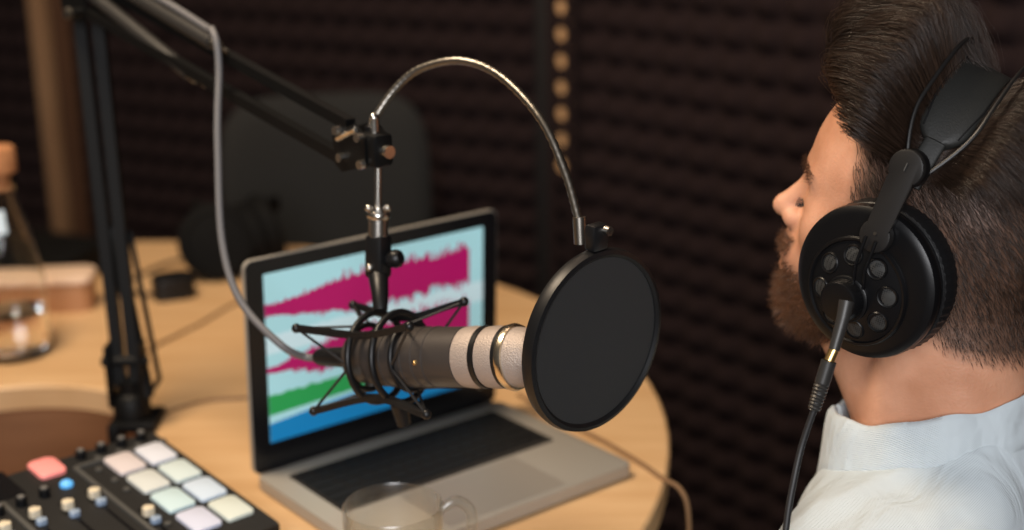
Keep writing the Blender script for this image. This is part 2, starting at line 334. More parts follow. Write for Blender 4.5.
# ------------------------------------------------------------------ laptop
LX = Vector((0.785, 0.62, 0)).normalized(); LF = Vector((0.62, -0.785, 0)).normalized()       # along the hinge / towards the front edge
HB = Vector((-0.2760, 1.3860, TZ)); LW = 0.3260; LD = 0.238
ML_ = Matrix((LX, -LF, Vector((0, 0, 1)))).transposed().to_4x4(); ML_.translation = HB + LX * LW / 2    # x along hinge, y to the back, z up; origin mid hinge
lap = thing('laptop', 'open silver laptop on the round table showing a magenta waveform', 'laptop', ML_)
def LM(x, y, z): return ML_ @ Matrix.Translation((x, y, z))
bm = B(); rbox(bm, LW, LD, 0.0125, 0.010, (0, -LD / 2, 0.0025), ML_, 0.0012); bx(bm, (0, -LD + 0.0008, 0.0135), (0.05, 0.003, 0.004), ML_); 
base = obj('base', bm, 'alu', lap)
for sx in (-1, 1):
    for sy in (0.03, LD - 0.03): bm = B(); lathe(bm, [(0, 0), (0.008, 0), (0.008, 0.003), (0, 0.003)], 16, LM(sx * 0.14, -sy, 0)); obj('rubber_foot', bm, 'matte', lap)
bm = B(); rbox(bm, 0.276, 0.112, 0.0006, 0.004, (0, -0.024 - 0.056, 0.0149), ML_); kb = obj('keyboard', bm, 'keybed', lap)
rows = [[1] * 14, [1] * 13 + [1.5], [1.5] + [1] * 13, [1.75] + [1] * 11 + [1.8], [2.3] + [1] * 10 + [2.3], [1, 1, 1, 1.25, 5.2, 1.25, 1, 1, 1, 1]]
y0 = -0.027
for ri, rw in enumerate(rows):
    hgt = 0.0095 if ri == 0 else 0.0175; tot = sum(rw); x = -0.135; u = 0.270 / tot
    for wd in rw:
        bm = B(); rbox(bm, wd * u - 0.0022, hgt - 0.0022, 0.0012, 0.0015, (x + wd * u / 2, y0 - hgt / 2, 0.0155), ML_, seg=2); obj('key', bm, 'key', kb, smooth=False); x += wd * u
    y0 -= hgt + 0.0005
bm = B(); rbox(bm, 0.150, 0.090, 0.0004, 0.004, (0, -LD + 0.008 + 0.045, 0.01495), ML_); obj('trackpad', bm, 'trackpad', lap)
bm = B(); cyl(bm, ML_ @ Vector((-0.14, 0.004, 0.0135)), ML_ @ Vector((0.14, 0.004, 0.0135)), 0.005); obj('hinge', bm, 'bezel', lap)
TILT = math.radians(-2.5)
MLID = ML_ @ Matrix.Translation((0, 0.004, 0.0135)) @ Matrix.Rotation(math.radians(90) - TILT, 4, 'X')     # x along hinge, y up the lid, z to the user
MLID = ML_ @ Matrix.Translation((0, 0.004, 0.012)) @ Matrix.Rotation(math.radians(90) - TILT, 4, 'X')
LH = 0.241
bm = B(); rbox(bm, LW, LH, 0.005, 0.010, (0, LH / 2, -0.005), MLID, 0); lid = obj('lid', bm, 'alu', lap)
bm = B(); rbox(bm, LW - 0.002, LH - 0.002, 0.0008, 0.009, (0, LH / 2, 0), MLID); bez = obj('bezel', bm, 'bezel', lid)
SW, SH, SY = 0.284, 0.190, 0.034
def S(u, v, z): return MLID @ Vector((-SW / 2 + u * SW, SY + SH * (1 - v), z))
bm = B(); bm.faces.new([bm.verts.new(S(u, v, 0.0011)) for u, v in ((0, 1), (1, 1), (1, 0), (0, 0))]); scr = obj('screen', bm, 'scr_bg', lid, smooth=False); 
def band(name, m, top, bot, z, n=440, u0=0.0, u1=1.0):
    bm = B(); pa = pb = None
    for i in range(n + 1):
        u = u0 + (u1 - u0) * i / n; a, b_ = bm.verts.new(S(u, top(u), z)), bm.verts.new(S(u, bot(u), z))
        if pa: bm.faces.new((pa, pb, b_, a))
        pa, pb = a, b_
    obj(name, bm, m, lid, smooth=False, recalc=False)
def amp(u, a0, a1, sd):
    e = a0 + (a1 - a0) * (min(1, max(0, (u - 0.04) / 0.26)) * (0.72 + 0.28 * u))
    return e * (0.78 + 0.25 * mnoise.noise(Vector((u * 7, sd, 0))) + 0.5 * (math.sin(int(u * 110) * 12.9898 + sd) * 43758.5453 % 1.0) ** 2)
band('screen_panel', 'scr_pale', lambda u: 0.36 - 0.02 * u + 0.012 * mnoise.noise(Vector((u * 40, 3, 1))), lambda u: 0.47, 0.0013)
band('waveform', 'scr_mag', lambda u: 0.215 - amp(u, 0.03, 0.135, 1.5), lambda u: 0.215 + amp(u, 0.03, 0.125, 7.2), 0.0015, u1=0.93)
band('waveform', 'scr_mag', lambda u: 0.565 - 0.02 * u - amp(u, 0.02, 0.13, 11.5), lambda u: 0.565 - 0.02 * u + amp(u, 0.02, 0.12, 17.2), 0.0015, u1=0.93)
band('screen_panel', 'scr_green', lambda u: 0.715 - 0.02 * u + 0.01 * mnoise.noise(Vector((u * 30, 5, 1))), lambda u: 0.835 - 0.05 * u, 0.0015)
band('screen_panel', 'scr_blue', lambda u: 0.885 - 0.03 * math.sin(u * 3) - 0.05 * u, lambda u: 1.0, 0.0015)

# ------------------------------------------------------------------ audio mixer
FD = Vector((0.667, -0.745, 0)).normalized(); RT = Vector((0.745, 0.667, 0)).normalized()
DC = Vector((-0.3962, 1.4307, TZ)); DW, DD = 0.345, 0.252
MD = Matrix((RT, -FD, Vector((0, 0, 1)))).transposed().to_4x4(); MD.translation = DC                     # x right, y to the back, origin back right corner
mx_ = thing('audio_mixer', 'black podcast mixer with eight pale square pads and a red button', 'audio mixer', MD)
def dtop(y): return 0.050 + 0.018 * (y / DD)           # sloped top: lower towards the front (y negative)
SL = math.atan2(0.018, DD)
MT = MD @ Matrix.Translation((0, 0, 0.050)) @ Matrix.Rotation(SL, 4, 'X')          # on the top plate
bm = B()
o_ = [(0, 0.004), (-DD, 0.004), (-DD, 0.030), (-DD + 0.004, 0.0315), (-0.004, 0.050), (0, 0.048)]
A_ = [bm.verts.new(MD @ Vector((0, y, z))) for y, z in o_]; B_ = [bm.verts.new(MD @ Vector((-DW, y, z))) for y, z in o_]
bm.faces.new(A_); bm.faces.new(B_[::-1])
for i in range(len(o_)): bm.faces.new((A_[i], B_[i], B_[(i + 1) % 6], A_[(i + 1) % 6]))
obj('body', bm, 'matte', mx_, ang=20)
for x in (-0.03, -DW + 0.03):
    for y in (-0.03, -DD + 0.03): bm = B(); lathe(bm, [(0, 0), (0.009, 0), (0.009, 0.004), (0, 0.004)], 16, MD @ Matrix.Translation((x, y, 0))); obj('rubber_foot', bm, 'matte', mx_)
def TP(x, y, z=0.0): return MT @ Matrix.Translation((x, -y, z))
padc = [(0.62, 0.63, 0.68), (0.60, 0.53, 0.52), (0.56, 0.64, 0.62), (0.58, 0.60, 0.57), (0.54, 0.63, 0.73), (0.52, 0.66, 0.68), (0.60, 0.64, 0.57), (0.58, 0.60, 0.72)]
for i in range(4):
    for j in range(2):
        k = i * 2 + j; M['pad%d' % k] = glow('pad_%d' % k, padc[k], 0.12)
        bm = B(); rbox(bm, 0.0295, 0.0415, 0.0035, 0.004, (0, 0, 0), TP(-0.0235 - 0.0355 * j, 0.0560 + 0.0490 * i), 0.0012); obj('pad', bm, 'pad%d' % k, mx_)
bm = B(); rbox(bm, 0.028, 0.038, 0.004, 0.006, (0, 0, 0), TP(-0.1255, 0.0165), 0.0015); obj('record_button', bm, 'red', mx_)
M['led'] = glow('blue_led', (0.10, 0.38, 0.75), 0.6)
bm = B(); lathe(bm, [(0.0065, 0), (0.0065, 0.003), (0.004, 0.0055), (0, 0.006)], 20, TP(-0.125, 0.060)); obj('lit_button', bm, 'led', mx_)
bm = B(); rbox(bm, 0.105, 0.058, 0.0008, 0.003, (0, 0, 0), TP(-0.215, 0.022)); obj('display', bm, 'bezel', mx_)
for (a, b_) in (((-0.103, 0.0335), (0.0, 0.0335)), ((-0.103, 0.0335), (-0.103, 0.25)), ((-0.190, 0.056), (-0.190, 0.25))):
    bm = B(); sqbar(bm, TP(*a) @ Vector((0, 0, 0.0003)), TP(*b_) @ Vector((0, 0, 0.0003)), 0.005, up=(0, 0, 1)); obj('divider', bm, 'groove', mx_, smooth=False)
for (x, y) in ((-0.028, 0.012), (-0.052, 0.012), (-0.076, 0.012), (-0.1, 0.012 + 0.035 * 0)):
    pass
for (x, y) in ((-0.018, 0.014), (-0.041, 0.014), (-0.064, 0.014), (-0.087, 0.014), (-0.151, 0.066), (-0.176, 0.069), (-0.20, 0.072)):
    bm = B(); lathe(bm, [(0.0055, 0), (0.0055, 0.008), (0.0045, 0.009), (0, 0.009)], 20, TP(x, y), mod=lambda i, r_, z: 1 + 0.03 * (i % 2)); kn = obj('knob', bm, 'black', mx_)
    bm = B(); lathe(bm, [(0.0034, 0.009), (0.0034, 0.0098), (0, 0.0098)], 14, TP(x, y)); obj('knob_cap', bm, 'greyknob', kn)
for (x, y) in ((-0.028, 0.026), (-0.05, 0.026), (-0.074, 0.026), (-0.085, 0.050), (-0.083, 0.08), (-0.083, 0.105), (-0.085, 0.19)):
    bm = B(); lathe(bm, [(0.0035, 0), (0.0035, 0.002), (0, 0.0024)], 14, TP(x, y)); obj('button', bm, 'groove', mx_)
for (x, y) in ((-0.177, 0.104), (-0.146, 0.109), (-0.116, 0.104), (-0.092, 0.168), (-0.210, 0.112), (-0.240, 0.110), (-0.270, 0.112)):
    bm = B(); bx(bm, (0, -0.03, 0.0003), (0.003, 0.1, 0.0012), TP(x, y)); fs = obj('fader_slot', bm, 'bezel', mx_, smooth=False)
    bm = B(); rbox(bm, 0.011, 0.010, 0.008, 0.003, (0, 0.002, 0.003), TP(x, y), 0.002); obj('fader_cap', bm, 'cream', fs)
    bm = B(); rbox(bm, 0.010, 0.009, 0.005, 0.003, (0, -0.012, 0.001), TP(x, y), 0.001); obj('fader_light', bm, 'bluecap', fs)

# ------------------------------------------------------------------ boom arm clamped on the rim of the well
ba = thing('boom_arm', 'black folding boom arm clamped on the table well, carrying the microphone', 'microphone arm', (-0.452, 1.564, TZ))
bm = B(); bx(bm, (-0.446, 1.566, TZ + 0.006), (0.052, 0.058, 0.012), None, 0.003); bx(bm, (-0.470, 1.556, TZ - 0.02), (0.012, 0.04, 0.06), None, 0.002)
lathe(bm, [(0, 0.0), (0.022, 0.0), (0.022, 0.02), (0.017, 0.028), (0.013, 0.030), (0.013, 0.045), (0, 0.045)], 24, Matrix.Translation((-0.452, 1.565, TZ + 0.012)))
obj('clamp', bm, 'armmetal', ba)
bm = B(); bx(bm, (-0.4725, 1.566, TZ + 0.065), (0.005, 0.034, 0.075), None, 0.001); bx(bm, (-0.436, 1.566, TZ + 0.065), (0.005, 0.034, 0.075), None, 0.001); cyl(bm, (-0.482, 1.566, TZ + 0.08), (-0.428, 1.566, TZ + 0.08), 0.006)
obj('base_hinge', bm, 'armmetal', ba)
for a, b_ in (((-0.462, 1.566, 0.790), (-0.4925, 1.6508, 1.236)), ((-0.4435, 1.5636, 0.785), (-0.4695, 1.6441, 1.214))):
    bm = B(); sqbar(bm, a, b_, 0.0135, up=(1, 0, 0)); obj('upright_bar', bm, 'armmetal', ba, smooth=False)
bm = B(); cyl(bm, (-0.4325, 1.5653, 0.775), (-0.465, 1.6045, 0.9714), 0.0085); obj('spring_tube', bm, 'armmetal', ba)
bm = B(); tube(bm, [(-0.4453, 1.6031, 0.9666), (-0.418, 1.566, 0.806), (-0.4175, 1.569, 0.797), (-0.424, 1.569, 0.786), (-0.434, 1.566, 0.785)], 0.0033, 8); obj('tension_rod', bm, 'armmetal', ba)
bm = B()
for dx, dy in ((-0.019, -0.010), (0.019, 0.010)):
    prism(bm, [(-0.024, -0.03), (0.024, -0.03), (0.03, 0.0), (0.022, 0.032), (-0.022, 0.032), (-0.03, 0.0)], -0.002, 0.002, frame((-0.474 + dx * 0.7, 1.630 + dx * 0.7, 1.243), (0.7, -0.7, 0), (0.7, 0.7, 0)))
for p in ((-0.47, 1.605, 1.222), (-0.468, 1.63, 1.252), (-0.4915, 1.65, 1.234), (-0.474, 1.645, 1.215)): cyl(bm, Vector(p) - Vector((0.7, 0.7, 0)) * 0.020, Vector(p) + Vector((0.7, 0.7, 0)) * 0.020, 0.005)
obj('elbow', bm, 'armmetal', ba)
for p in ((-0.47, 1.605, 1.222), (-0.474, 1.645, 1.215)):
    bm = B(); q = Vector(p) - Vector((0.7, 0.7, 0)) * 0.021; cyl(bm, q, q + Vector((-0.7, -0.7, 0)) * 0.006, 0.0065, 6); obj('elbow_bolt', bm, 'darksteel', ba)
for a, b_ in (((-0.47, 1.605, 1.222), (-0.1545, 1.2695, 1.1250)), ((-0.468, 1.63, 1.252), (-0.1450, 1.277, 1.1530))):
    bm = B(); sqbar(bm, a, b_, 0.0105); obj('boom_bar', bm, 'armmetal', ba, smooth=False)
for a, b_, r_ in (((-0.468, 1.608, 1.244), (-0.3275, 1.4563, 1.1732), 0.0075), ((-0.455, 1.612, 1.262), (-0.2951, 1.4237, 1.209), 0.0075)):
    bm = B(); cyl(bm, a, b_, r_); sp = obj('boom_spring', bm, 'grey_tube', ba)
    d = (Vector(b_) - Vector(a)).normalized(); bm = B(); cyl(bm, Vector(b_), Vector(b_) + d * 0.012, 0.0055); tube(bm, [Vector(b_) + d * 0.01, Vector(b_) + d * 0.03], 0.002, 8); obj('spring_end', bm, 'darksteel', sp)
# head joint
bm = B(); jc = Vector((-0.1295, 1.2525, 1.1370)); ux = Vector((0.68, -0.73, 0)); uy = Vector((0.73, 0.68, 0))
for s in (-1, 1): prism(bm, [(-0.032, -0.012), (0.0, -0.022), (0.016, -0.012), (0.016, 0.014), (-0.02, 0.024), (-0.030, 0.018)], -0.0022, 0.0022, frame(jc + uy * 0.011 * s, ux, uy if True else ux))
bx(bm, (0, 0, 0), (0.026, 0.022, 0.030), frame(jc + ux * 0.014, ux, (0, 0, 1)), 0.004)
obj('head_joint', bm, 'armmetal', ba)
for p in (jc - ux * 0.022 + Vector((0, 0, 0.014)), jc - ux * 0.018 + Vector((0, 0, -0.010)), jc + ux * 0.012 + Vector((0, 0, -0.012)), jc + ux * 0.010 + Vector((0, 0, 0.012))):
    bm = B(); cyl(bm, p - uy * 0.012, p - uy * 0.018, 0.0042, 10); obj('joint_bolt', bm, 'steel', ba)
bm = B(); cyl(bm, jc - ux * 0.024 - uy * 0.013 + Vector((0, 0, 0.006)), jc + ux * 0.004 - uy * 0.013 + Vector((0, 0, 0.018)), 0.0028, 8)
obj('joint_pin', bm, 'steel', ba)
bm = B(); kc = jc + ux * 0.014 + Vector((0, 0, 0.015)); cyl(bm, kc, kc + Vector((0, 0, 0.012)), 0.0045); ball(bm, kc + Vector((0, 0, 0.013)), 0.0048); ks = jc + ux * 0.027; cyl(bm, ks, ks + ux * 0.008, 0.006, 12); obj('joint_knob', bm, 'steel', ba)
bm = B(); cyl(bm, (-0.1180, 1.2425, 1.125), (-0.1195, 1.2375, 1.082), 0.0033); obj('rod', bm, 'steel', ba)

# ------------------------------------------------------------------ shock mount and microphone
MA = Vector((0.81, -0.558, 0.18)).normalized()                    # microphone axis, pointing to the speaker
MR_ = Vector((-0.154, 1.2217, 0.9482)); MTIP = Vector((0.0243, 1.0988, 0.9909)); MA = (MTIP - MR_).normalized(); MLEN = (MTIP - MR_).length
MM = frame(MR_, (0, 0, 1), MA)                                     # z along the microphone, x roughly up
mic = thing('microphone', 'dark brown broadcast microphone with pale mesh front held in a shock mount', 'microphone', MM)
R0 = 0.0262
bm = B(); lathe(bm, [(0, 0.012), (0.016, 0.012), (0.0225, 0.016), (0.0235, 0.02), (0.0235, 0.036), (0.0245, 0.038), (0.0258, 0.040), (R0, 0.046), (R0, 0.142), (R0 - 0.0012, 0.1425), (0, 0.1425)], 48, MM); obj('body', bm, 'micbody', mic)
for z in (0.06, 0.072, 0.084, 0.096, 0.108):
    bm = B(); lathe(bm, [(R0 - 0.001, z), (R0 + 0.0008, z + 0.0012), (R0 + 0.0008, z + 0.0035), (R0 - 0.001, z + 0.0047)], 40, MM, closed=True); obj('body_rib', bm, 'micbody', mic)
for z0, z1 in ((0.1425, 0.162), (0.167, 0.186)):
    bm = B(); lathe(bm, [(R0 - 0.003, z0), (R0 - 0.0002, z0 + 0.0005), (R0 + 0.0006, (z0 + z1) / 2), (R0 - 0.0002, z1 - 0.0005), (R0 - 0.003, z1)], 48, MM, closed=True); obj('grille', bm, 'grille', mic)
bm = B(); lathe(bm, [(0.015, 0.162), (R0 + 0.0008, 0.162), (R0 + 0.0008, 0.167), (0.015, 0.167)], 48, MM, closed=True); lathe(bm, [(0.015, 0.186), (R0 + 0.0008, 0.186), (R0 + 0.0008, 0.190), (0.015, 0.190)], 48, MM, closed=True); obj('band', bm, 'black', mic)
bm = B(); lathe(bm, [(0.016, 0.190), (R0 + 0.0016, 0.190), (R0 + 0.0022, 0.1925), (R0 + 0.0010, 0.196), (0.018, 0.196)], 48, MM, closed=True); obj('ring', bm, 'champagne', mic)
bm = B(); lathe(bm, [(0.012, 0.1955), (R0 - 0.0008, 0.196), (R0 - 0.002, 0.208), (R0 - 0.007, MLEN - 0.002), (0.010, MLEN), (0, MLEN)], 40, MM); obj('end_grille', bm, 'grille', mic)
bm = B(); ball(bm, MM @ Vector((0.003, 0.0262, 0.105)), 0.0022, 10); obj('badge', bm, 'gold', mic)
bm = B(); lathe(bm, [(0, -0.035), (0.0065, -0.035), (0.0085, -0.03), (0.0095, -0.004), (0.0098, 0.012), (0, 0.012)], 24, MM); obj('plug', bm, 'black', mic)
sm = thing('shock_mount', 'black spider shock mount with elastic cords hanging below the boom arm', 'shock mount', (-0.12, 1.236, 1.05))
bm = B(); SMC = MM @ Vector((0, 0, 0.052))
def ringpts(r_, z, n=40): return [MM @ Vector((r_ * math.cos(2 * PI * i / n), r_ * math.sin(2 * PI * i / n), z)) for i in range(n)]
for z, r_ in ((0.040, 0.040), (0.068, 0.040)):
    bm = B(); tube(bm, ringpts(r_, z), 0.0031, 10, closed=True); obj('outer_ring', bm, 'black', sm)
for z in (0.030, 0.080):
    bm = B(); tube(bm, ringpts(0.0292, z), 0.0026, 10, closed=True); obj('inner_ring', bm, 'black', sm)
for k in range(4):
    bm = B(); a = 2 * PI * k / 4 + PI / 4; tube(bm, [MM @ Vector((0.040 * math.cos(a), 0.040 * math.sin(a), 0.04)), MM @ Vector((0.040 * math.cos(a), 0.040 * math.sin(a), 0.068))], 0.0035, 8); obj('ring_strut', bm, 'black', sm)
ends = []
for k in range(4):                                                 # long outrigger fingers fore and aft of the rings
    a = PI * k / 2 + PI / 4
    p0 = MM @ Vector((0.055 * math.cos(a), 0.055 * math.sin(a), -0.014)); p1 = MM @ Vector((0.055 * math.cos(a), 0.055 * math.sin(a), 0.118)); pm = MM @ Vector((0.0405 * math.cos(a), 0.0405 * math.sin(a), 0.054))
    bm = B(); tube(bm, catmull([p0, pm, p1], 6), 0.0040, 4); ball(bm, p0, 0.0045, 10); ball(bm, p1, 0.0045, 10); obj('outrigger', bm, 'black', sm)
    ends += [(p0, a, 0.030), (p1, a, 0.080)]
for p, a, z in ends:
    for da in (-0.75, 0.75):
        bm = B(); q = MM @ Vector((0.0292 * math.cos(a + da), 0.0292 * math.sin(a + da), z)); tube(bm, [p, q], 0.0013, 6); obj('elastic_cord', bm, 'bcable', sm)
bm = B(); ds = Vector((-0.0015, -0.005, -0.042)).normalized(); p0 = Vector((-0.1190, 1.2375, 1.084)); 
cyl(bm, p0, p0 + ds * 0.026, 0.0090, 20); lathe(bm, [(0.009, 0), (0.0105, 0.002), (0.0105, 0.005), (0.009, 0.007)], 20, frame(p0 + ds * 0.003, (1, 0, 0), ds), closed=True)
for s in (-1, 1): ball(bm, p0 + Vector((0.0085 * s, -0.004, 0.001)), 0.0036, 10)
obj('swivel', bm, 'steel', sm)
bm = B(); p1 = p0 + ds * 0.026; p2 = MM @ Vector((0.043, 0.0, 0.054)); p1b = p1 + ds * 0.030
bx(bm, (0, 0, 0), (0.020, 0.018, 0.040), frame(p1 + ds * 0.018, (0.8, -0.55, 0), ds), 0.004); tube(bm, [p1 + ds * 0.035, p2 + (p1 - p2) * 0.25, p2], lambda t_: 0.0095 - 0.003 * t_, 12)
obj('bracket', bm, 'black', sm)
bm = B(); kq = p1 + ds * 0.024; kd = Vector((0.78, -0.35, 0.28)).normalized(); cyl(bm, kq, kq + kd * 0.018, 0.004); lathe(bm, [(0, 0.012), (0.007, 0.012), (0.0085, 0.016), (0.0085, 0.022), (0.006, 0.025), (0, 0.025)], 8, frame(kq, (0, 0, 1), kd)); obj('thumb_screw', bm, 'black', sm)
bm = B(); ball(bm, p1 + ds * 0.026 - uy * 0.010, 0.0036, 10); obj('screw', bm, 'steel', sm)
bm = B(); p3 = MM @ Vector((-0.043, 0, 0.054)); tube(bm, [p3, p3 + Vector((0.004, 0.002, -0.022))], lambda t_: 0.008 - 0.002 * t_, 10); obj('lower_lug', bm, 'black', sm)

# microphone cable: along the boom, over a loop, then hanging down to the plug
bm = B(); cab = [(-0.43, 1.585, 1.262), (-0.36, 1.505, 1.243), (-0.300, 1.433, 1.222), (-0.292, 1.410, 1.224), (-0.2855, 1.397, 1.212), (-0.2834, 1.3874, 1.187), (-0.2830, 1.365, 1.15), (-0.2815, 1.3453, 1.1167), (-0.2749, 1.3011, 1.0389), (-0.2549, 1.2656, 0.9903), (-0.2149, 1.2365, 0.9562), MM @ Vector((0, 0, -0.05)), MM @ Vector((0, 0, -0.030))]
tube(bm, catmull(cab, 8), 0.0036, 12); tag(obj('microphone_cable', bm, 'cable'), 'grey cable hanging from the boom arm to the microphone', 'cable')

# ------------------------------------------------------------------ pop filter
PC = Vector((0.0659, 1.0932, 1.0071)); PN = Vector((0.68, -0.725, -0.03)).normalized(); MP = frame(PC, (0, 0, 1), PN)
pf = thing('pop_filter', 'round black mesh pop filter on a gooseneck between microphone and man', 'pop filter', MP)
bm = B(); lathe(bm, [(0.0705, -0.0045), (0.073, -0.0065), (0.0765, -0.0055), (0.0778, 0.0), (0.0765, 0.0055), (0.073, 0.0065), (0.0705, 0.0045)], 72, MP, closed=True); obj('hoop', bm, 'black', pf)
for z in (-0.003, 0.003):
    bm = B(); prism(bm, circ(0.0715, 64), z - 0.0004, z + 0.0004, MP); obj('mesh_screen', bm, 'nylon', pf)
gn = [(-0.1235, 1.2510, 1.1500), (-0.1218, 1.2571, 1.1600), (-0.1021, 1.2613, 1.1870), (-0.0788, 1.2569, 1.2055), (-0.0425, 1.239, 1.2150), (-0.0077, 1.2152, 1.2049), (0.0254, 1.175, 1.1755), (0.045, 1.1473, 1.1353), (0.0555, 1.1234, 1.0990)]
GP = catmull(gn, 14); bm = B(); tube(bm, GP, lambda t_: 0.0036 + 0.0003 * math.sin(t_ * 420), 12); obj('gooseneck', bm, 'darksteel', pf)
top = MP @ Vector((0.080, 0, 0)); bm = B(); bx(bm, (0.088, 0.000, 0), (0.022, 0.018, 0.012), MP, 0.003); obj('hoop_clip', bm, 'black', pf)
bm = B(); cyl(bm, GP[-1] + Vector((0, 0, 0.004)), GP[-1] - Vector((-0.001, 0.003, 0.018)), 0.0055, 16); obj('ferrule', bm, 'darksteel', pf)
bm = B(); sc_ = MP @ Vector((0.094, -0.004, 0.006)); cyl(bm, sc_, sc_ + PN * 0.005, 0.004, 10); obj('clip_screw', bm, 'steel', pf)
bm = B(); cyl(bm, Vector(gn[0]) - Vector((0, 0, 0.012)), Vector(gn[0]) + Vector((0, 0, 0.006)), 0.0058, 14); obj('neck_clamp', bm, 'black', pf)

# ------------------------------------------------------------------ glass mug in front
mg = thing('glass_mug', 'clear glass mug with a looped handle in front of the laptop', 'mug', (-0.110, 1.155, TZ))
bm = B(); lathe(bm, [(0, 0.004), (0.030, 0.004), (0.036, 0.010), (0.0405, 0.03), (0.0425, 0.06), (0.0430, 0.0905), (0.0440, 0.0925), (0.0452, 0.0905), (0.0447, 0.06), (0.0430, 0.028), (0.039, 0.008), (0.034, 0.0), (0, 0.0)], 64, Matrix.Translation((-0.110, 1.155, TZ))); obj('cup', bm, 'thinglass', mg, ang=60)
hd = Vector((0.93, 0.36, 0)).normalized(); mc = Vector((-0.110, 1.155, TZ))
bm = B(); tube(bm, catmull([mc + hd * 0.0440 + Vector((0, 0, 0.078)), mc + hd * 0.060 + Vector((0, 0, 0.084)), mc + hd * 0.074 + Vector((0, 0, 0.070)), mc + hd * 0.072 + Vector((0, 0, 0.045)), mc + hd * 0.058 + Vector((0, 0, 0.026)), mc + hd * 0.0425 + Vector((0, 0, 0.022))], 8), 0.0052, 14); obj('handle', bm, 'thinglass', mg, ang=80)

# ------------------------------------------------------------------ corked bottle, wooden box, spare headphones behind
bc = Vector((-0.676, 1.822, TZ)); MB_ = Matrix.Translation(bc)
bt = thing('glass_bottle', 'clear glass water bottle with a cork stopper at the table edge', 'bottle', bc)
bm = B(); lathe(bm, [(0, 0.006), (0.042, 0.006), (0.0455, 0.012), (0.0455, 0.105), (0.042, 0.140), (0.032, 0.178), (0.0235, 0.204), (0.0215, 0.22), (0.0215, 0.248), (0.0245, 0.250), (0.0245, 0.22), (0.0265, 0.204), (0.035, 0.179), (0.045, 0.141), (0.0485, 0.106), (0.0485, 0.008), (0.044, 0), (0, 0)], 64, MB_); obj('bottle_body', bm, 'glass', bt, ang=60)
bm = B(); lathe(bm, [(0, 0.0065), (0.041, 0.0065), (0.0452, 0.0125), (0.0452, 0.060), (0, 0.060)], 64, MB_); obj('water', bm, 'water', bt)
bm = B(); lathe(bm, [(0, 0.228), (0.0195, 0.228), (0.0213, 0.251), (0.0285, 0.252), (0.0290, 0.280), (0.027, 0.284), (0, 0.284)], 40, MB_); obj('cork_stopper', bm, 'cork', bt)
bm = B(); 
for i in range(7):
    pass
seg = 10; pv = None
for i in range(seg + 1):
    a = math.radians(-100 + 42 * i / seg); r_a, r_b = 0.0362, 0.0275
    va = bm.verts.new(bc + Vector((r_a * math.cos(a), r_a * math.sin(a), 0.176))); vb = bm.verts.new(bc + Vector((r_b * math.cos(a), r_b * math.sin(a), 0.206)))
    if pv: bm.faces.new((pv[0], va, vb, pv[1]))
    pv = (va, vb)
obj('pale_patch', bm, 'pale_patch', bt)  # curved pale blue patch on the bottle's shoulder
wb = thing('wooden_box', 'shallow wooden box with a pale rim standing behind the glass bottle', 'box', (-0.778, 2.008, TZ))
bd = Vector((1, 0.10, 0)).normalized(); MBX = frame((-0.778, 2.008, TZ), bd, (0, 0, 1))
bm = B(); w_, d_, h_, th = 0.31, 0.065, 0.045, 0.012
rbox(bm, w_, d_, 0.008, 0.018, (0, 0, 0), MBX); 
def rr(w, d, r_, seg=6):
    o = []
    for (sx, sy, a0) in ((1, 1, 0), (-1, 1, 90), (-1, -1, 180), (1, -1, 270)):
        for i in range(seg + 1):
            a = math.radians(a0 + 90 * i / seg); o.append((sx * (w / 2 - r_) + r_ * math.cos(a), sy * (d / 2 - r_) + r_ * math.sin(a)))
    return o
def wallring(bm, w, d, r_, t_, z0, z1, mtx):
    O_, I_ = rr(w, d, r_), rr(w - 2 * t_, d - 2 * t_, max(r_ - t_, 0.003)); n = len(O_)
    R_ = [[bm.verts.new(mtx @ Vector((x, y, z))) for x, y in P] for P, z in ((O_, z0), (O_, z1), (I_, z1), (I_, z0))]
    for A, Bq in zip(R_, R_[1:] + R_[:1]):
        for i in range(n): bm.faces.new((A[i], A[(i + 1) % n], Bq[(i + 1) % n], Bq[i]))
wallring(bm, w_, d_, 0.018, th, 0.008, h_, MBX); obj('box_body', bm, 'boxwood', wb)
bm = B(); rbox(bm, w_ + 0.006, d_ + 0.006, 0.009, 0.02, (0, 0, h_), MBX, 0.002); obj('lid', bm, 'boxrim', wb)

fcm = Matrix.Translation((-0.845, 2.185, TZ)) @ Matrix.Rotation(math.radians(-12), 4, 'Z')
cc = thing('carrying_case', 'flat black carrying case lying on the table behind the wooden box', 'case', fcm)
bm = B(); rbox(bm, 0.36, 0.15, 0.048, 0.02, (0, 0, 0), fcm, 0.008); obj('case_body', bm, 'deadblack', cc)
bm = B(); tube(bm, [fcm @ Vector((x, -0.0755, 0.030)) for x in np.linspace(-0.155, 0.155, 12)], 0.0022, 8); obj('zip', bm, 'darksteel', cc)
hp = thing('spare_headphones', 'black headphones standing on the far table edge behind the laptop', 'headphones', (-0.475, 2.12, TZ))
mt = frame((-0.462, 2.150, TZ + 0.0615), (0, 0, 1), (0.22, -0.93, 0.30))
bm = B(); lathe(bm, [(0, -0.018), (0.050, -0.018), (0.0585, -0.010), (0.061, 0.0), (0.0585, 0.008), (0.047, 0.012), (0.044, 0.010), (0.020, 0.014), (0, 0.014)], 48, mt); cup_ = obj('ear_cup', bm, 'deadblack', hp)
bm = B(); tube(bm, [mt @ Vector((0.044 * math.cos(a), 0.044 * math.sin(a), -0.026)) for a in np.linspace(0, 2 * PI, 41)[:-1]], 0.0135, 10, closed=True); obj('ear_cushion', bm, 'deadblack', cup_)
mt2 = frame((-0.395, 2.215, TZ + 0.0615), (0, 0, 1), (0.85, 0.45, 0.25))
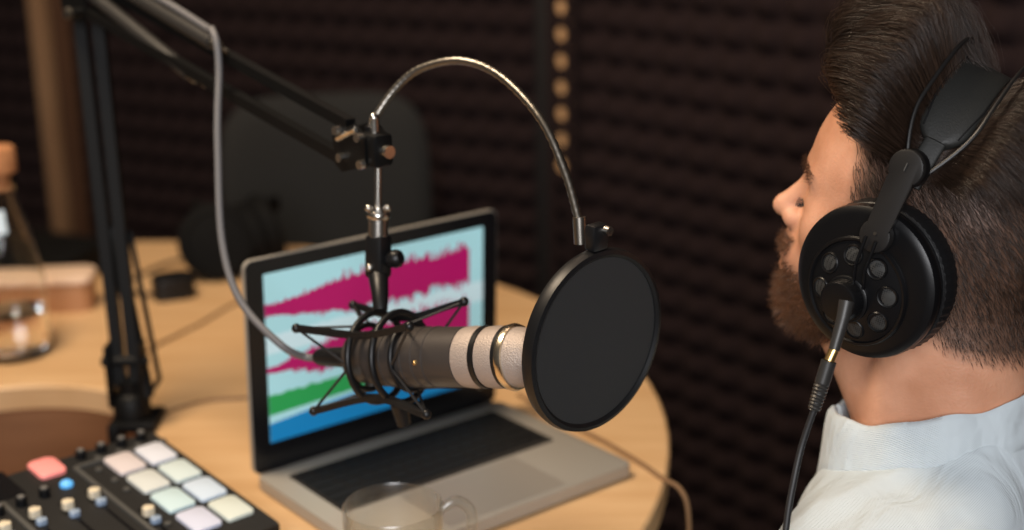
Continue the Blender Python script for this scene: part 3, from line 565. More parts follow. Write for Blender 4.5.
bm = B(); lathe(bm, [(0, -0.018), (0.050, -0.018), (0.0585, -0.010), (0.061, 0.0), (0.0585, 0.008), (0.047, 0.012), (0.020, 0.014), (0, 0.014)], 48, mt2); cup_ = obj('ear_cup', bm, 'deadblack', hp)
bm = B(); tube(bm, [mt2 @ Vector((0.044 * math.cos(a), 0.044 * math.sin(a), -0.026)) for a in np.linspace(0, 2 * PI, 41)[:-1]], 0.0135, 10, closed=True); obj('ear_cushion', bm, 'deadblack', cup_)
bm = B(); tube(bm, catmull([(-0.462, 2.158, TZ + 0.10), (-0.505, 2.20, TZ + 0.105), (-0.50, 2.28, TZ + 0.07), (-0.43, 2.305, TZ + 0.07), (-0.385, 2.27, TZ + 0.09), (-0.393, 2.22, TZ + 0.10)], 8), 0.013, 12, ry=0.005, up=(0, 0, 1)); obj('headband', bm, 'deadblack', hp)
pk = thing('phone_charger', 'small black plug lying on the table before the spare headphones', 'plug', (-0.515, 2.062, TZ))
bm = B(); rbox(bm, 0.062, 0.05, 0.034, 0.014, (0, 0, 0), Matrix.Translation((-0.515, 2.062, TZ)) @ Matrix.Rotation(0.4, 4, 'Z'), 0.004); obj('plug_body', bm, 'black', pk)
bm = B(); tube(bm, catmull([(-0.535, 2.05, TZ + 0.008), (-0.565, 2.06, TZ + 0.006), (-0.60, 2.12, TZ + 0.003), (-0.57, 2.22, TZ + 0.003), (-0.52, 2.27, TZ + 0.003)], 6), 0.003, 8); obj('cord', bm, 'bcable', pk)
def cable(name, pts, r_, m, label):
    bm = B(); tube(bm, catmull(pts, 8), r_, 8); tag(obj(name, bm, m), label, 'cable')
z_ = TZ + 0.0022
cable('table_cable', [(-0.50, 1.80, z_), (-0.4857, 1.8436, z_), (-0.4476, 1.9257, z_), (-0.4138, 2.015, z_), (-0.36, 2.09, z_), (-0.30, 2.11, z_)], 0.0022, 'tcable', 'thin brown cable on the table from boom arm towards spare headphones')
cable('table_cable', [(-0.43, 1.583, z_), (-0.405, 1.612, z_), (-0.375, 1.634, z_), (-0.3315, 1.639, z_), (-0.28, 1.655, z_), (-0.2, 1.69, z_)], 0.0022, 'tcable', 'thin brown cable on the table passing behind the laptop lid')
cable('power_cable', [(0.005, 1.636, z_), (0.03, 1.595, z_), (0.0534, 1.5537, z_), (0.0969, 1.4952, z_), (0.1366, 1.4308, z_), (0.1560, 1.392, z_), (0.174, 1.368, z_ - 0.003), (0.182, 1.358, z_ - 0.03), (0.184, 1.356, z_ - 0.12)], 0.0026, 'tcable', 'thin brown power cable running from the laptop over the table edge')

# ------------------------------------------------------------------ grey chair and flight case behind the table
ch = thing('office_chair', 'dark grey upholstered chair behind the round table', 'chair', (-0.33, 2.62, 0))
cf = Vector((0.0, -1.0, 0)); MC = Matrix.Translation((-0.348, 2.62, 0)) @ Matrix.Rotation(math.radians(9), 4, 'Z')
def curved_pad(bm, w, h, th, r_, mtx, bulge=0.02, curve=0.05, nx=24, nz=24, sup=5):
    """cushion: superellipse outline, puffed on both faces, curved round the sitter"""
    t = bmesh.new(); g = []
    for side in (1, -1):
        G = []
        for i in range(nx + 1):
            row = []
            for j in range(nz + 1):
                u, v = 2 * i / nx - 1, 2 * j / nz - 1
                k = (abs(u) ** sup + abs(v) ** sup) ** (1 / sup); mxx = max(abs(u), abs(v)); s = mxx / k if k > 1e-6 else 1
                x, z = u * s * w / 2, v * s * h / 2; e = max(0.0, 1 - mxx ** 6)
                y = side * (th / 2) * e ** 0.5 - curve * (2 * x / w) ** 2
                row.append(t.verts.new((x, y, z)))
            G.append(row)
        for i in range(nx):
            for j in range(nz): t.faces.new((G[i][j], G[i + 1][j], G[i + 1][j + 1], G[i][j + 1]))
    bmesh.ops.remove_doubles(t, verts=t.verts[:], dist=1e-5)
    merge(bm, t, mtx)
bm = B(); curved_pad(bm, 0.39, 0.50, 0.05, 0, MC @ Matrix.Translation((0, 0, 0.70)) @ Matrix.Rotation(math.radians(-4), 4, 'X'), curve=0.03); obj('backrest', bm, 'chairfab', ch)
bm = B(); curved_pad(bm, 0.46, 0.42, 0.07, 0, MC @ Matrix.Translation((0, -0.20, 0.45)) @ Matrix.Rotation(math.radians(90), 4, 'X'), curve=0.0); obj('seat', bm, 'chairfab', ch)
bm = B(); tube(bm, [MC @ Vector(p) for p in catmull([(0, 0.035, 0.62), (0, 0.06, 0.48), (0, 0.02, 0.41), (0, -0.15, 0.40)], 6)], 0.018, 10); obj('back_bracket', bm, 'black', ch)
bm = B(); cyl(bm, MC @ Vector((0, -0.2, 0.08)), MC @ Vector((0, -0.2, 0.42)), 0.025); obj('gas_column', bm, 'black', ch)
for k in range(5):
    a = 2 * PI * k / 5 + 0.3; e = Vector((0.27 * math.cos(a), -0.2 + 0.27 * math.sin(a), 0.07)); bm = B(); tube(bm, [MC @ Vector((0, -0.2, 0.10)), MC @ e], lambda t_: 0.022 - 0.008 * t_, 8); lg = obj('leg', bm, 'black', ch)
    bm = B(); a_ = Vector((-math.sin(a), math.cos(a), 0)); wc = e + Vector((0, 0, -0.042)); cyl(bm, MC @ (wc - a_ * 0.016), MC @ (wc + a_ * 0.016), 0.028, 20); cyl(bm, MC @ (wc + Vector((0, 0, 0.01))), MC @ (e + Vector((0, 0, 0.0))), 0.006, 8); obj('caster', bm, 'black', lg)
MCase = Matrix.Translation((-0.98, 2.86, 0)) @ Matrix.Rotation(math.radians(-27), 4, 'Z')
fc = thing('equipment_case', 'black equipment case with a grey metal edge against the left wall', 'case', MCase)
bm = B(); bx(bm, (0, 0, 0.305), (0.62, 0.32, 0.55), MCase, 0.006); obj('case_body', bm, 'matte', fc)
bm = B(); sqbar(bm, MCase @ Vector((-0.31, -0.161, 0.555)), MCase @ Vector((0.31, -0.161, 0.555)), 0.010); obj('metal_edge', bm, 'darksteel', fc, smooth=False)
bm = B(); bx(bm, (0, -0.162, 0.42), (0.06, 0.006, 0.05), MCase, 0.002); obj('latch', bm, 'darksteel', fc)
for sx in (-0.26, 0.26):
    for sy in (-0.12, 0.12):
        bm = B(); lathe(bm, [(0, 0), (0.02, 0), (0.02, 0.03), (0, 0.03)], 16, MCase @ Matrix.Translation((sx, sy, 0))); obj('rubber_foot', bm, 'matte', fc)
# ------------------------------------------------------------------ the man: one continuous body grown from a distance field
HY = Matrix.Rotation(math.radians(-3.5), 3, 'Z'); HLt0 = Vector((-0.45293, -0.89133, -0.01964))
HF = HY @ Vector((-0.87256, 0.43865, 0.21500)); HLt = HY @ HLt0; HU = HY @ Vector((0.18302, -0.11451, 0.97642)); HO = Vector((0.33533, 1.15064, 1.07570)) + 0.10 * (HLt0 - HLt)
MH = Matrix((HF, HLt, HU)).transposed().to_4x4(); MH.translation = HO            # head frame: x forward, y to his left, z up
TF = Vector((-0.8934, 0.4492, 0)).normalized(); TL = Vector((-TF.y, TF.x, 0)) 
NB = HO - HF * 0.030 - Vector((0, 0, 0.192))                                      # root of the neck
MTo = Matrix((TF, TL, Vector((0, 0, 1)))).transposed().to_4x4(); MTo.translation = NB   # torso frame
def surface_nets(xs, ys, zs, V):
    nx, ny, nz = V.shape; S_ = V < 0
    c = [S_[i:nx - 1 + i, j:ny - 1 + j, k:nz - 1 + k] for i in (0, 1) for j in (0, 1) for k in (0, 1)]
    cnt = sum(q.astype(np.int8) for q in c); act = (cnt > 0) & (cnt < 8)
    I, J, K = np.nonzero(act); idx = -np.ones(act.shape, np.int64); idx[I, J, K] = np.arange(len(I))
    acc = np.zeros((len(I), 3)); num = np.zeros(len(I)); P = lambda i, j, k: np.stack([xs[I + i], ys[J + j], zs[K + k]], -1)
    cor = [(i, j, k) for i in (0, 1) for j in (0, 1) for k in (0, 1)]
    for a in range(8):
        for b_ in range(a + 1, 8):
            if sum(abs(p - q) for p, q in zip(cor[a], cor[b_])) != 1: continue
            va, vb = V[I + cor[a][0], J + cor[a][1], K + cor[a][2]], V[I + cor[b_][0], J + cor[b_][1], K + cor[b_][2]]
            s = (va < 0) != (vb < 0); t = np.where(s, va / np.where(s, va - vb, 1), 0)
            acc += np.where(s[:, None], P(*cor[a]) * (1 - t)[:, None] + P(*cor[b_]) * t[:, None], 0); num += s
    vs = acc / num[:, None]; F_ = []
    for ax in range(3):
        sl0 = [slice(1, -1)] * 3; sl0[ax] = slice(0, -1); sl1 = [slice(1, -1)] * 3; sl1[ax] = slice(1, None)
        A_, B_ = S_[tuple(sl0)], S_[tuple(sl1)]; e = A_ != B_
        i, j, k = np.nonzero(e); fl = A_[i, j, k]; q = [i, j, k]; o = [1, 1, 1]; o[ax] = 0; q = [q[d] + o[d] for d in range(3)]
        u, v = [d for d in range(3) if d != ax]
        def cell(du, dv):
            r_ = [q[0].copy(), q[1].copy(), q[2].copy()]; r_[u] -= du; r_[v] -= dv; return idx[r_[0], r_[1], r_[2]]
        Q = np.stack([cell(1, 1), cell(0, 1), cell(0, 0), cell(1, 0)], -1); fl = fl if ax != 1 else ~fl
        Q[~fl] = Q[~fl][:, ::-1]; F_.append(Q)
    return vs, np.concatenate(F_)
def smin(a, b_, k):
    h = np.clip(0.5 + 0.5 * (b_ - a) / k, 0, 1); return b_ * (1 - h) + a * h - k * h * (1 - h)
def smax(a, b_, k): return -smin(-a, -b_, k)
def ell(p, c, r_):
    q = (p - np.array(c, np.float32)) / np.array(r_, np.float32); k0 = np.sqrt((q * q).sum(-1)); q2 = q / np.array(r_, np.float32); k1 = np.sqrt((q2 * q2).sum(-1)) + 1e-9; return k0 * (k0 - 1) / k1
def sph(p, c, r_): return np.sqrt(((p - np.array(c, np.float32)) ** 2).sum(-1)) - r_
def cap(p, a, b_, ra, rb=None):
    rb = ra if rb is None else rb; a, b_ = np.array(a, np.float32), np.array(b_, np.float32); d = b_ - a; t = np.clip(((p - a) @ d) / (d @ d), 0, 1); return np.sqrt(((p - a - t[:, None] * d) ** 2).sum(-1)) - (ra + (rb - ra) * t)
def sd_head(p):
    d = ell(p, (-0.004, 0, 0.048), (0.098, 0.0755, 0.092))
    d = smin(d, ell(p, (0.038, 0, 0.048), (0.060, 0.064, 0.076)), 0.03)
    d = smin(d, ell(p, (-0.050, 0, 0.018), (0.060, 0.066, 0.068)), 0.03)
    d = smin(d, ell(p, (0.043, 0, -0.022), (0.050, 0.058, 0.068)), 0.03)
    d = smin(d, ell(p, (0.047, 0, -0.068), (0.046, 0.044, 0.036)), 0.02)
    for s in (1, -1):
        d = smin(d, cap(p, (0.0, 0.054 * s, -0.052), (0.070, 0.016 * s, -0.086), 0.015, 0.016), 0.025)
        d = smin(d, sph(p, (0.062, 0.043 * s, -0.008), 0.021), 0.022)
        d = smin(d, cap(p, (0.081, 0.037 * s, 0.031), (0.092, 0.008 * s, 0.034), 0.0095, 0.0105), 0.014)
        d = smax(d, -sph(p, (0.103, 0.032 * s, 0.013), 0.0165), 0.012)
        d = smin(d, ell(p, (0.0800, 0.031 * s, 0.0120), (0.0140, 0.0165, 0.0130)), 0.006)
        d = smax(d, -cap(p, (0.0945, 0.020 * s, 0.0060), (0.0900, 0.042 * s, 0.0065), 0.0012), 0.002)
        d = smin(d, ell(p, (-0.006, 0.076 * s, -0.004), (0.017, 0.008, 0.030)), 0.006)
    d = smin(d, sph(p, (0.080, 0, -0.086), 0.016), 0.015)
    d = smin(d, ell(p, (0.086, 0, -0.045), (0.022, 0.030, 0.024)), 0.016)
    d = smin(d, cap(p, (0.093, 0, 0.026), (0.1145, 0, -0.010), 0.0075, 0.0105), 0.010)
    d = smin(d, sph(p, (0.1185, 0, -0.0125), 0.0088), 0.006)
    for s in (1, -1): d = smin(d, ell(p, (0.103, 0.0115 * s, -0.0175), (0.0105, 0.0075, 0.0085)), 0.006)
    d = smin(d, cap(p, (0.100, 0, -0.022), (0.1045, 0, -0.040), 0.007, 0.007), 0.008)
    d = smin(d, ell(p, (0.1005, 0, -0.0475), (0.0090, 0.022, 0.0058)), 0.005)
    d = smin(d, ell(p, (0.0985, 0, -0.0605), (0.0095, 0.019, 0.0066)), 0.005)
    d = smax(d, -cap(p, (0.1105, -0.022, -0.0542), (0.1105, 0.022, -0.0542), 0.0030), 0.004)
    return d
def worldpt(m, c): return tuple(m @ Vector(c))
def sd_neck(p):
    h = lambda c: worldpt(MH, c)
    d = cap(p, h((-0.040, 0, -0.02)), worldpt(MTo, (-0.016, 0, 0.015)), 0.058, 0.062)
    d = smin(d, cap(p, h((0.045, 0, -0.085)), worldpt(MTo, (0.030, 0, 0.02)), 0.028, 0.036), 0.04)
    for s in (1, -1): d = smin(d, cap(p, h((-0.02, 0.055 * s, -0.05)), worldpt(MTo, (0.045, 0.022 * s, 0.0)), 0.016, 0.014), 0.022)
    return d
SHD, ELB, WRI = (0.030, 0.180, -0.080), (0.10, 0.235, -0.34), (0.30, 0.12, -0.385)
def sd_torso(t):
    """t: points in the torso frame"""
    d = ell(t, (0.0, 0, -0.235), (0.132, 0.170, 0.235)); d = smin(d, ell(t, (0.0, 0, -0.42), (0.115, 0.155, 0.15)), 0.06)
    for s in (1, -1):
        d = smin(d, cap(t, (-0.030, 0.02 * s, 0.0), (-0.020, 0.165 * s, -0.070), 0.046, 0.050), 0.05)
        d = smin(d, cap(t, (0.045, 0.045 * s, -0.050), (SHD[0] + 0.02, SHD[1] * s, SHD[2]), 0.046, 0.058), 0.05)
        d = smin(d, cap(t, (SHD[0], SHD[1] * s, SHD[2]), (ELB[0], ELB[1] * s, ELB[2]), 0.056, 0.043), 0.03)
        d = smin(d, cap(t, (ELB[0], ELB[1] * s, ELB[2]), (WRI[0], WRI[1] * s, WRI[2]), 0.042, 0.028), 0.02)
    return d
def sd_legs(t):
    d = ell(t, (0.0, 0, -0.50), (0.125, 0.165, 0.10))
    for s in (1, -1):
        d = smin(d, cap(t, (0.02, 0.095 * s, -0.50), (0.43, 0.13 * s, -0.475), 0.082, 0.060), 0.05)
        d = smin(d, cap(t, (0.43, 0.13 * s, -0.475), (0.40, 0.13 * s, -0.84), 0.058, 0.038), 0.03)
    return d
NZ0 = NB.z
def sd_feet(t):
    d = None
    for s in (1, -1):
        q = cap(t, (0.37, 0.13 * s, -NZ0 + 0.045), (0.56, 0.15 * s, -NZ0 + 0.030), 0.042, 0.032); d = q if d is None else np.minimum(d, q)
    return d
def sd_hands(t):
    d = None
    for s in (1, -1):
        w = np.array(WRI) * (1, s, 1); pl = w + np.array((0.075, -0.022 * s, -0.004))
        q = smin(cap(t, w, w + (pl - w) * 0.4, 0.026, 0.024), ell(t, pl, (0.045, 0.040, 0.015)), 0.02)
        for f, (dy, ln) in enumerate(((-0.030, 0.062), (-0.010, 0.072), (0.010, 0.066), (0.029, 0.050))):
            b0 = pl + np.array((0.035, dy, 0.0)); b1 = b0 + np.array((ln * 0.55, dy * 0.2, 0.002)); b2 = b1 + np.array((ln * 0.38, 0, -0.016))
            q = smin(q, np.minimum(cap(t, b0, b1, 0.0092, 0.0085), cap(t, b1, b2, 0.0085, 0.007)), 0.004)
        th0 = pl + np.array((-0.015, -0.030 * s, -0.004)); th1 = th0 + np.array((0.035, -0.030 * s, -0.004)); q = smin(q, np.minimum(cap(t, th0, th1, 0.0125, 0.010), cap(t, th1, th1 + np.array((0.028, -0.006 * s, -0.004)), 0.010, 0.008)), 0.006)
        d = q if d is None else np.minimum(d, q)
    return d
def axis(lo, hi, f0, f1, fine, coarse):
    a = np.arange(f0, lo, -coarse)[::-1][:-1]; b_ = np.arange(f0, f1, fine); c = np.arange(f1, hi, coarse); return np.concatenate([a, b_, c]).astype(np.float32)
gx = axis(-0.30, 0.72, HO.x - 0.15, HO.x + 0.125, 0.0028, 0.010); gy = axis(0.72, 1.62, HO.y - 0.12, HO.y + 0.12, 0.0028, 0.010); gz = axis(-0.012, 1.24, 0.93, 1.24, 0.0028, 0.010)
GX, GY, GZ = np.meshgrid(gx, gy, gz, indexing='ij'); shp = GX.shape
PW = np.stack([GX.ravel(), GY.ravel(), GZ.ravel()], -1).astype(np.float32); del GX, GY, GZ
def local(m, p): r_ = np.array(m.to_3x3(), np.float32); return (p - np.array(m.translation, np.float32)) @ r_
def evalsel(mask, fn, far=0.2):
    out = np.full(len(PW), far, np.float32); out[mask] = fn(PW[mask]); return out
mh = (PW[:, 2] > 0.86) & (np.abs(PW[:, 0] - HO.x) < 0.19) & (np.abs(PW[:, 1] - HO.y) < 0.19)
dh = evalsel(mh, lambda p: sd_head(local(MH, p))); dn = evalsel(mh, sd_neck); ml = PW[:, 2] < 1.0
dt = evalsel(ml, lambda p: sd_torso(local(MTo, p))); dl = evalsel(PW[:, 2] < 0.62, lambda p: np.minimum(sd_legs(local(MTo, p)), 9)); df = evalsel(PW[:, 2] < 0.15, lambda p: sd_feet(local(MTo, p))); dha = evalsel((PW[:, 2] < 0.62) & (PW[:, 2] > 0.38), lambda p: sd_hands(local(MTo, p)))
body = smin(smin(smin(dh, dn, 0.018), dt + 0.006, 0.03), np.minimum(dl, 9), 0.03); body = smin(body, df, 0.02); body = smin(body, dha, 0.01)
def nets_object(name, V, m, parent, smooth_it=1):
    vs, Q = surface_nets(gx.astype(float), gy.astype(float), gz.astype(float), V.reshape(shp))
    mi = np.array(ROOT[parent.name if parent.parent is None else parent.parent.name].inverted()); vs = vs @ mi[:3, :3].T + mi[:3, 3]
    for _ in range(smooth_it):                                    # one light relaxing pass
        s = np.zeros_like(vs); n_ = np.zeros(len(vs))
        for a in range(4):
            np.add.at(s, Q[:, a], vs[Q[:, (a + 1) % 4]]); np.add.at(n_, Q[:, a], 1)
        vs = vs * 0.5 + 0.5 * s / n_[:, None]
    me = bpy.data.meshes.new(name); me.from_pydata(vs.tolist(), [], Q.tolist()); me.polygons.foreach_set('use_smooth', [True] * len(me.polygons)); me.materials.append(M[m])
    o = bpy.data.objects.new(name, me); C.objects.link(o); o.parent = parent; return o, vs, Q
pbase = Vector((NB.x, NB.y, 0.0)) + TF * 0.1
man = thing('person', 'bearded man in a pale blue shirt and headphones, facing the microphone', 'person', pbase)
bo, bv, bq = nets_object('body', body, 'skin', man); del dh, dn
# scalp, beard and brow regions in the head frame
bw = bv + np.array(pbase); hv = local(MH, bw.astype(np.float32)).astype(float)
def lin(x, pts):
    xs_, ys_ = zip(*pts); return np.interp(x, xs_, ys_)
def scalp_mask(q):
    f, l_, u = q[:, 0], np.abs(q[:, 1]), q[:, 2]
    front = lin(u, ((-0.06, 0.012), (-0.03, 0.014), (0.0, 0.020), (0.02, 0.030), (0.035, 0.046), (0.06, 0.048), (0.080, 0.052), (0.095, 0.066), (0.106, 0.082), (0.13, 0.12)))
    low = lin(f, ((-0.12, -0.066), (-0.06, -0.065), (-0.03, -0.050), (-0.012, -0.035), (0.0, -0.03), (0.02, -0.06)))
    return np.minimum((front - f) / 0.012, (u - low) / 0.012)
def beard_mask(q):
    f, l_, u = q[:, 0], np.abs(q[:, 1]), q[:, 2]
    top = lin(f, ((0.0, -0.015), (0.02, -0.022), (0.05, -0.044), (0.085, -0.052), (0.10, -0.050), (0.12, -0.050)))
    m1 = np.minimum((top - u) / 0.010, (f - 0.004) / 0.008); m1 = np.minimum(m1, (u - lin(f, ((0.0, -0.085), (0.03, -0.098), (0.06, -0.118), (0.1, -0.125)))) / 0.01)
    lips = (f > 0.088) & (l_ < 0.021) & (u < -0.044) & (u > -0.066); m1 = np.where(lips, -1, m1)
    mou = np.minimum.reduce([(u + 0.0465) / 0.003, (-0.030 - u) / 0.003, (0.028 - l_) / 0.004, (f - 0.082) / 0.004]); return np.maximum(m1, mou)
inhead = (hv[:, 2] > -0.15) & (np.abs(hv[:, 1]) < 0.11) & (np.abs(hv[:, 0]) < 0.16)
nz_ = np.array([mnoise.noise(Vector(p) * 60) * 0.5 for p in hv]) if False else 0
roots = np.clip(np.clip(scalp_mask(hv) * 0.6 + 0.35, 0, 0.85), 0, 1) * inhead
roots = np.maximum(roots, np.clip(beard_mask(hv) * 0.5 + 0.3, 0, 0.45) * inhead)
at_ = bo.data.attributes.new('roots', 'FLOAT', 'POINT'); at_.data.foreach_set('value', roots.astype(np.float32))
# ---- strands
T3 = np.concatenate([bq[:, [0, 1, 2]], bq[:, [0, 2, 3]]]); ta, tb, tc_ = hv[T3[:, 0]], hv[T3[:, 1]], hv[T3[:, 2]]; tn = np.cross(tb - ta, tc_ - ta); tar = np.linalg.norm(tn, axis=1) / 2
ctr = (ta + tb + tc_) / 3; tn /= (2 * tar[:, None] + 1e-12); hsel = inhead[T3[:, 0]]
if (np.einsum('ij,ij->i', tn[hsel & (ctr[:, 2] > 0.05)], ctr[hsel & (ctr[:, 2] > 0.05)] - np.array((0, 0, 0.04)))).mean() < 0: tn = -tn
def sample(mask, n):
    w = np.where(mask & hsel, tar, 0); k = rng.choice(len(w), n, p=w / w.sum()); u, v = rng.random(n), rng.random(n); s = u + v > 1; u[s], v[s] = 1 - u[s], 1 - v[s]
    return ta[k] + u[:, None] * (tb[k] - ta[k]) + v[:, None] * (tc_[k] - ta[k]), tn[k]
def unit(v): return v / (np.linalg.norm(v, axis=-1, keepdims=True) + 1e-12)
CE, CR = np.array((-0.004, 0, 0.048)), np.array((0.100, 0.078, 0.094))
def push_out(p, g):
    """keep strand points outside the skull, g metres of clearance"""
    q = (p - CE) / (CR + g[:, None] if isinstance(g, np.ndarray) else CR + g); k = np.linalg.norm(q, axis=1); s = np.where((k < 1) & (p[:, 2] > 0.0), 1 / k, 1.0); return CE + (p - CE) * s[:, None]
def strands(name, paths, rad, m, parent, tone):
    """paths (n, k, 3) in the head frame -> three-sided tapering hairs in one mesh"""
    n, k, _ = paths.shape; Wp = paths @ np.array(MH.to_3x3()).T + np.array(HO) - np.array(pbase)
    tg = unit(np.gradient(Wp, axis=1)); ref = unit(rng.normal(size=(n, 1, 3))); x = unit(np.cross(tg, np.broadcast_to(ref, tg.shape))); y = np.cross(tg, x)
    tp = np.linspace(1, 0.25, k)[None, :, None] * (rad[:, None, None] if isinstance(rad, np.ndarray) else rad)
    V = np.stack([Wp + tp * (x * math.cos(a) + y * math.sin(a)) for a in (0, 2 * PI / 3, 4 * PI / 3)], 2)
    base = (np.arange(n)[:, None] * k + np.arange(k - 1)[None, :]) * 3; F_ = []
    for a in range(3):
        b_ = (a + 1) % 3; F_.append(np.stack([base + a, base + b_, base + 3 + b_, base + 3 + a], -1).reshape(-1, 4))
    F_ = np.concatenate(F_); me = bpy.data.meshes.new(name); nv = n * k * 3
    me.vertices.add(nv); me.vertices.foreach_set('co', V.reshape(-1).astype(np.float32)); me.loops.add(len(F_) * 4); me.loops.foreach_set('vertex_index', F_.reshape(-1).astype(np.int32))
    me.polygons.add(len(F_)); me.polygons.foreach_set('loop_start', np.arange(0, len(F_) * 4, 4, dtype=np.int32)); me.polygons.foreach_set('loop_total', np.full(len(F_), 4, np.int32)); me.polygons.foreach_set('use_smooth', np.ones(len(F_), bool)); me.update(calc_edges=True)
    at = me.attributes.new('tone', 'FLOAT', 'POINT'); at.data.foreach_set('value', np.repeat(tone, k * 3).astype(np.float32)); me.materials.append(M[m])
    o = bpy.data.objects.new(name, me); C.objects.link(o); o.parent = parent; return o
HBA = math.radians(10); HBB = np.array((-math.sin(HBA), 0, math.cos(HBA))); HBN = np.array((math.cos(HBA), 0, math.sin(HBA)))   # headband plane: up direction and normal
sm_c = scalp_mask(ctr); topness = lambda q: np.clip((q[:, 2] - lin(q[:, 0], ((-0.12, 0.075), (-0.06, 0.085), (0.0, 0.088), (0.05, 0.080), (0.1, 0.085)))) / 0.018, 0, 1)
# short clipped sides and back
p, nrm = sample((sm_c > -0.35), 30000); keep = (rng.random(len(p)) < np.clip(scalp_mask(p) * 0.7 + 0.35, 0, 1)) & (topness(p) < 0.8); p, nrm = p[keep], nrm[keep]; n_ = len(p)
back = np.array((-0.75, 0, -0.62)) + np.array((-0.2, 0, -0.6)) * np.clip((0.02 - p[:, 2:3]) / 0.06, 0, 1); L_ = (0.0055 + 0.0115 * np.clip((p[:, 2] + 0.05) / 0.14, 0, 1)) * (0.7 + 0.6 * rng.random(n_))
tang = unit(back - nrm * np.einsum('ij,ij->i', np.broadcast_to(back, p.shape), nrm)[:, None] + rng.normal(size=p.shape) * 0.16); K = 5; pts = [p - nrm * 0.001]; cur = p.copy()
for i in range(1, K):
    s = i / (K - 1); d = unit(nrm * (0.55 - 0.38 * s) + tang * (0.8 + 0.3 * s)); cur = cur + d * (L_ / (K - 1))[:, None]; pts.append(cur)
sh = np.stack(pts, 1); strands('short_hair', sh, 0.00017 + 0.00006 * rng.random(n_), 'hair', man, np.clip(0.35 + 0.28 * rng.normal(size=n_), 0, 1))
# long top: a swept-back quiff, pressed flat under the headband
p, nrm = sample((sm_c > 0.0) & (topness(ctr) > 0.15), 22000); n_ = len(p)
fr = np.clip((p[:, 0] - 0.005) / 0.075, 0, 1); lock = np.array([mnoise.noise(Vector((q[0] * 45, q[1] * 60, q[2] * 20))) for q in p]); lock2 = np.array([mnoise.noise(Vector((q[0] * 45 + 9, q[1] * 60, 3))) for q in p])
L_ = (0.078 + 0.080 * fr) * (0.82 + 0.3 * rng.random(n_)) * (1 + 0.15 * lock); K = 13; pts = [p - nrm * 0.001]; cur = p.copy()
side = np.sign(p[:, 1]) * 0.10 + 0.25 * lock2
for i in range(1, K):
    s = i / (K - 1); sweep = np.stack([-np.ones(n_), side - 0.05, -0.10 - 0.6 * s * (1 - fr)], 1)
    n_el = unit((cur - CE) / CR ** 2); lift = (1.05 + 0.95 * fr) * (1 - s * 1.30) * (1 + 0.3 * lock)
    fwd = np.clip(1 - s * 4, 0, 1)[None] if False else max(0.0, 1 - s * 3.2)
    d = unit(n_el * lift[:, None] + unit(sweep) * (0.35 + 1.0 * s) + np.array((0.9, 0, 0.25)) * (fwd * fr)[:, None] + rng.normal(size=p.shape) * 0.05)
    cur = push_out(cur + d * (L_ / (K - 1))[:, None], 0.003 + 0.008 * rng.random(n_)); pts.append(cur)
lo = np.stack(pts, 1)
s_ = (lo - np.array((0.014, 0, -0.01))) @ HBN; w_ = np.exp(-((s_ - 0.003) / 0.039) ** 6) ; q_ = (lo - CE) / CR; k_ = np.linalg.norm(q_, axis=2); cap_ = 1.0 + 0.06 ; far_ = np.clip((0.012 - lo[:, :, 1]) / 0.02, 0, 1); w_ *= 1 - far_ * (1 - np.clip(1.35 - np.maximum(0, np.linalg.norm(lo - CE, axis=2) - 0.125) / 0.02, 0, 1)); k2 = np.where(k_ > cap_, cap_ + (k_ - cap_) * (1 - w_), k_); lo = CE + (lo - CE) * (k2 / k_)[..., None]
strands('long_hair', lo, 0.00021 + 0.00009 * rng.random(n_), 'hair', man, np.clip(0.24 + 0.20 * rng.normal(size=n_) + 0.25 * lock, 0, 1))
# beard and moustache
bm_c = beard_mask(ctr); p, nrm = sample(bm_c > -0.1, 11000); n_ = len(p); dens = rng.random(n_) < np.clip(beard_mask(p) * 0.8 + 0.25, 0, 1); p, nrm = p[dens], nrm[dens]; n_ = len(p)
chin = np.clip((p[:, 0] - 0.03) / 0.05, 0, 1) * np.clip((-0.05 - p[:, 2]) / 0.03, 0, 1); mous = (p[:, 2] > -0.047) & (p[:, 0] > 0.08)
L_ = (0.007 + 0.0065 * chin) * (0.7 + 0.6 * rng.random(n_)); L_ = np.where(mous, 0.007, L_); cv = unit(rng.normal(size=p.shape)); K = 6; pts = [p - nrm * 0.001]; cur = p.copy()
dn_ = np.array((0.10, 0, -0.75))
for i in range(1, K):
    s = i / (K - 1); d = unit(nrm * (0.85 - 0.45 * s) + dn_ * (0.45 + 0.3 * s) + cv * (0.45 + 0.95 * s) + rng.normal(size=p.shape) * 0.12); cur = cur + d * (L_ / (K - 1))[:, None]; pts.append(cur)
strands('beard', np.stack(pts, 1), 0.00022 + 0.00006 * rng.random(n_), 'beard', man, np.clip(0.42 + 0.28 * rng.normal(size=n_), 0, 1))
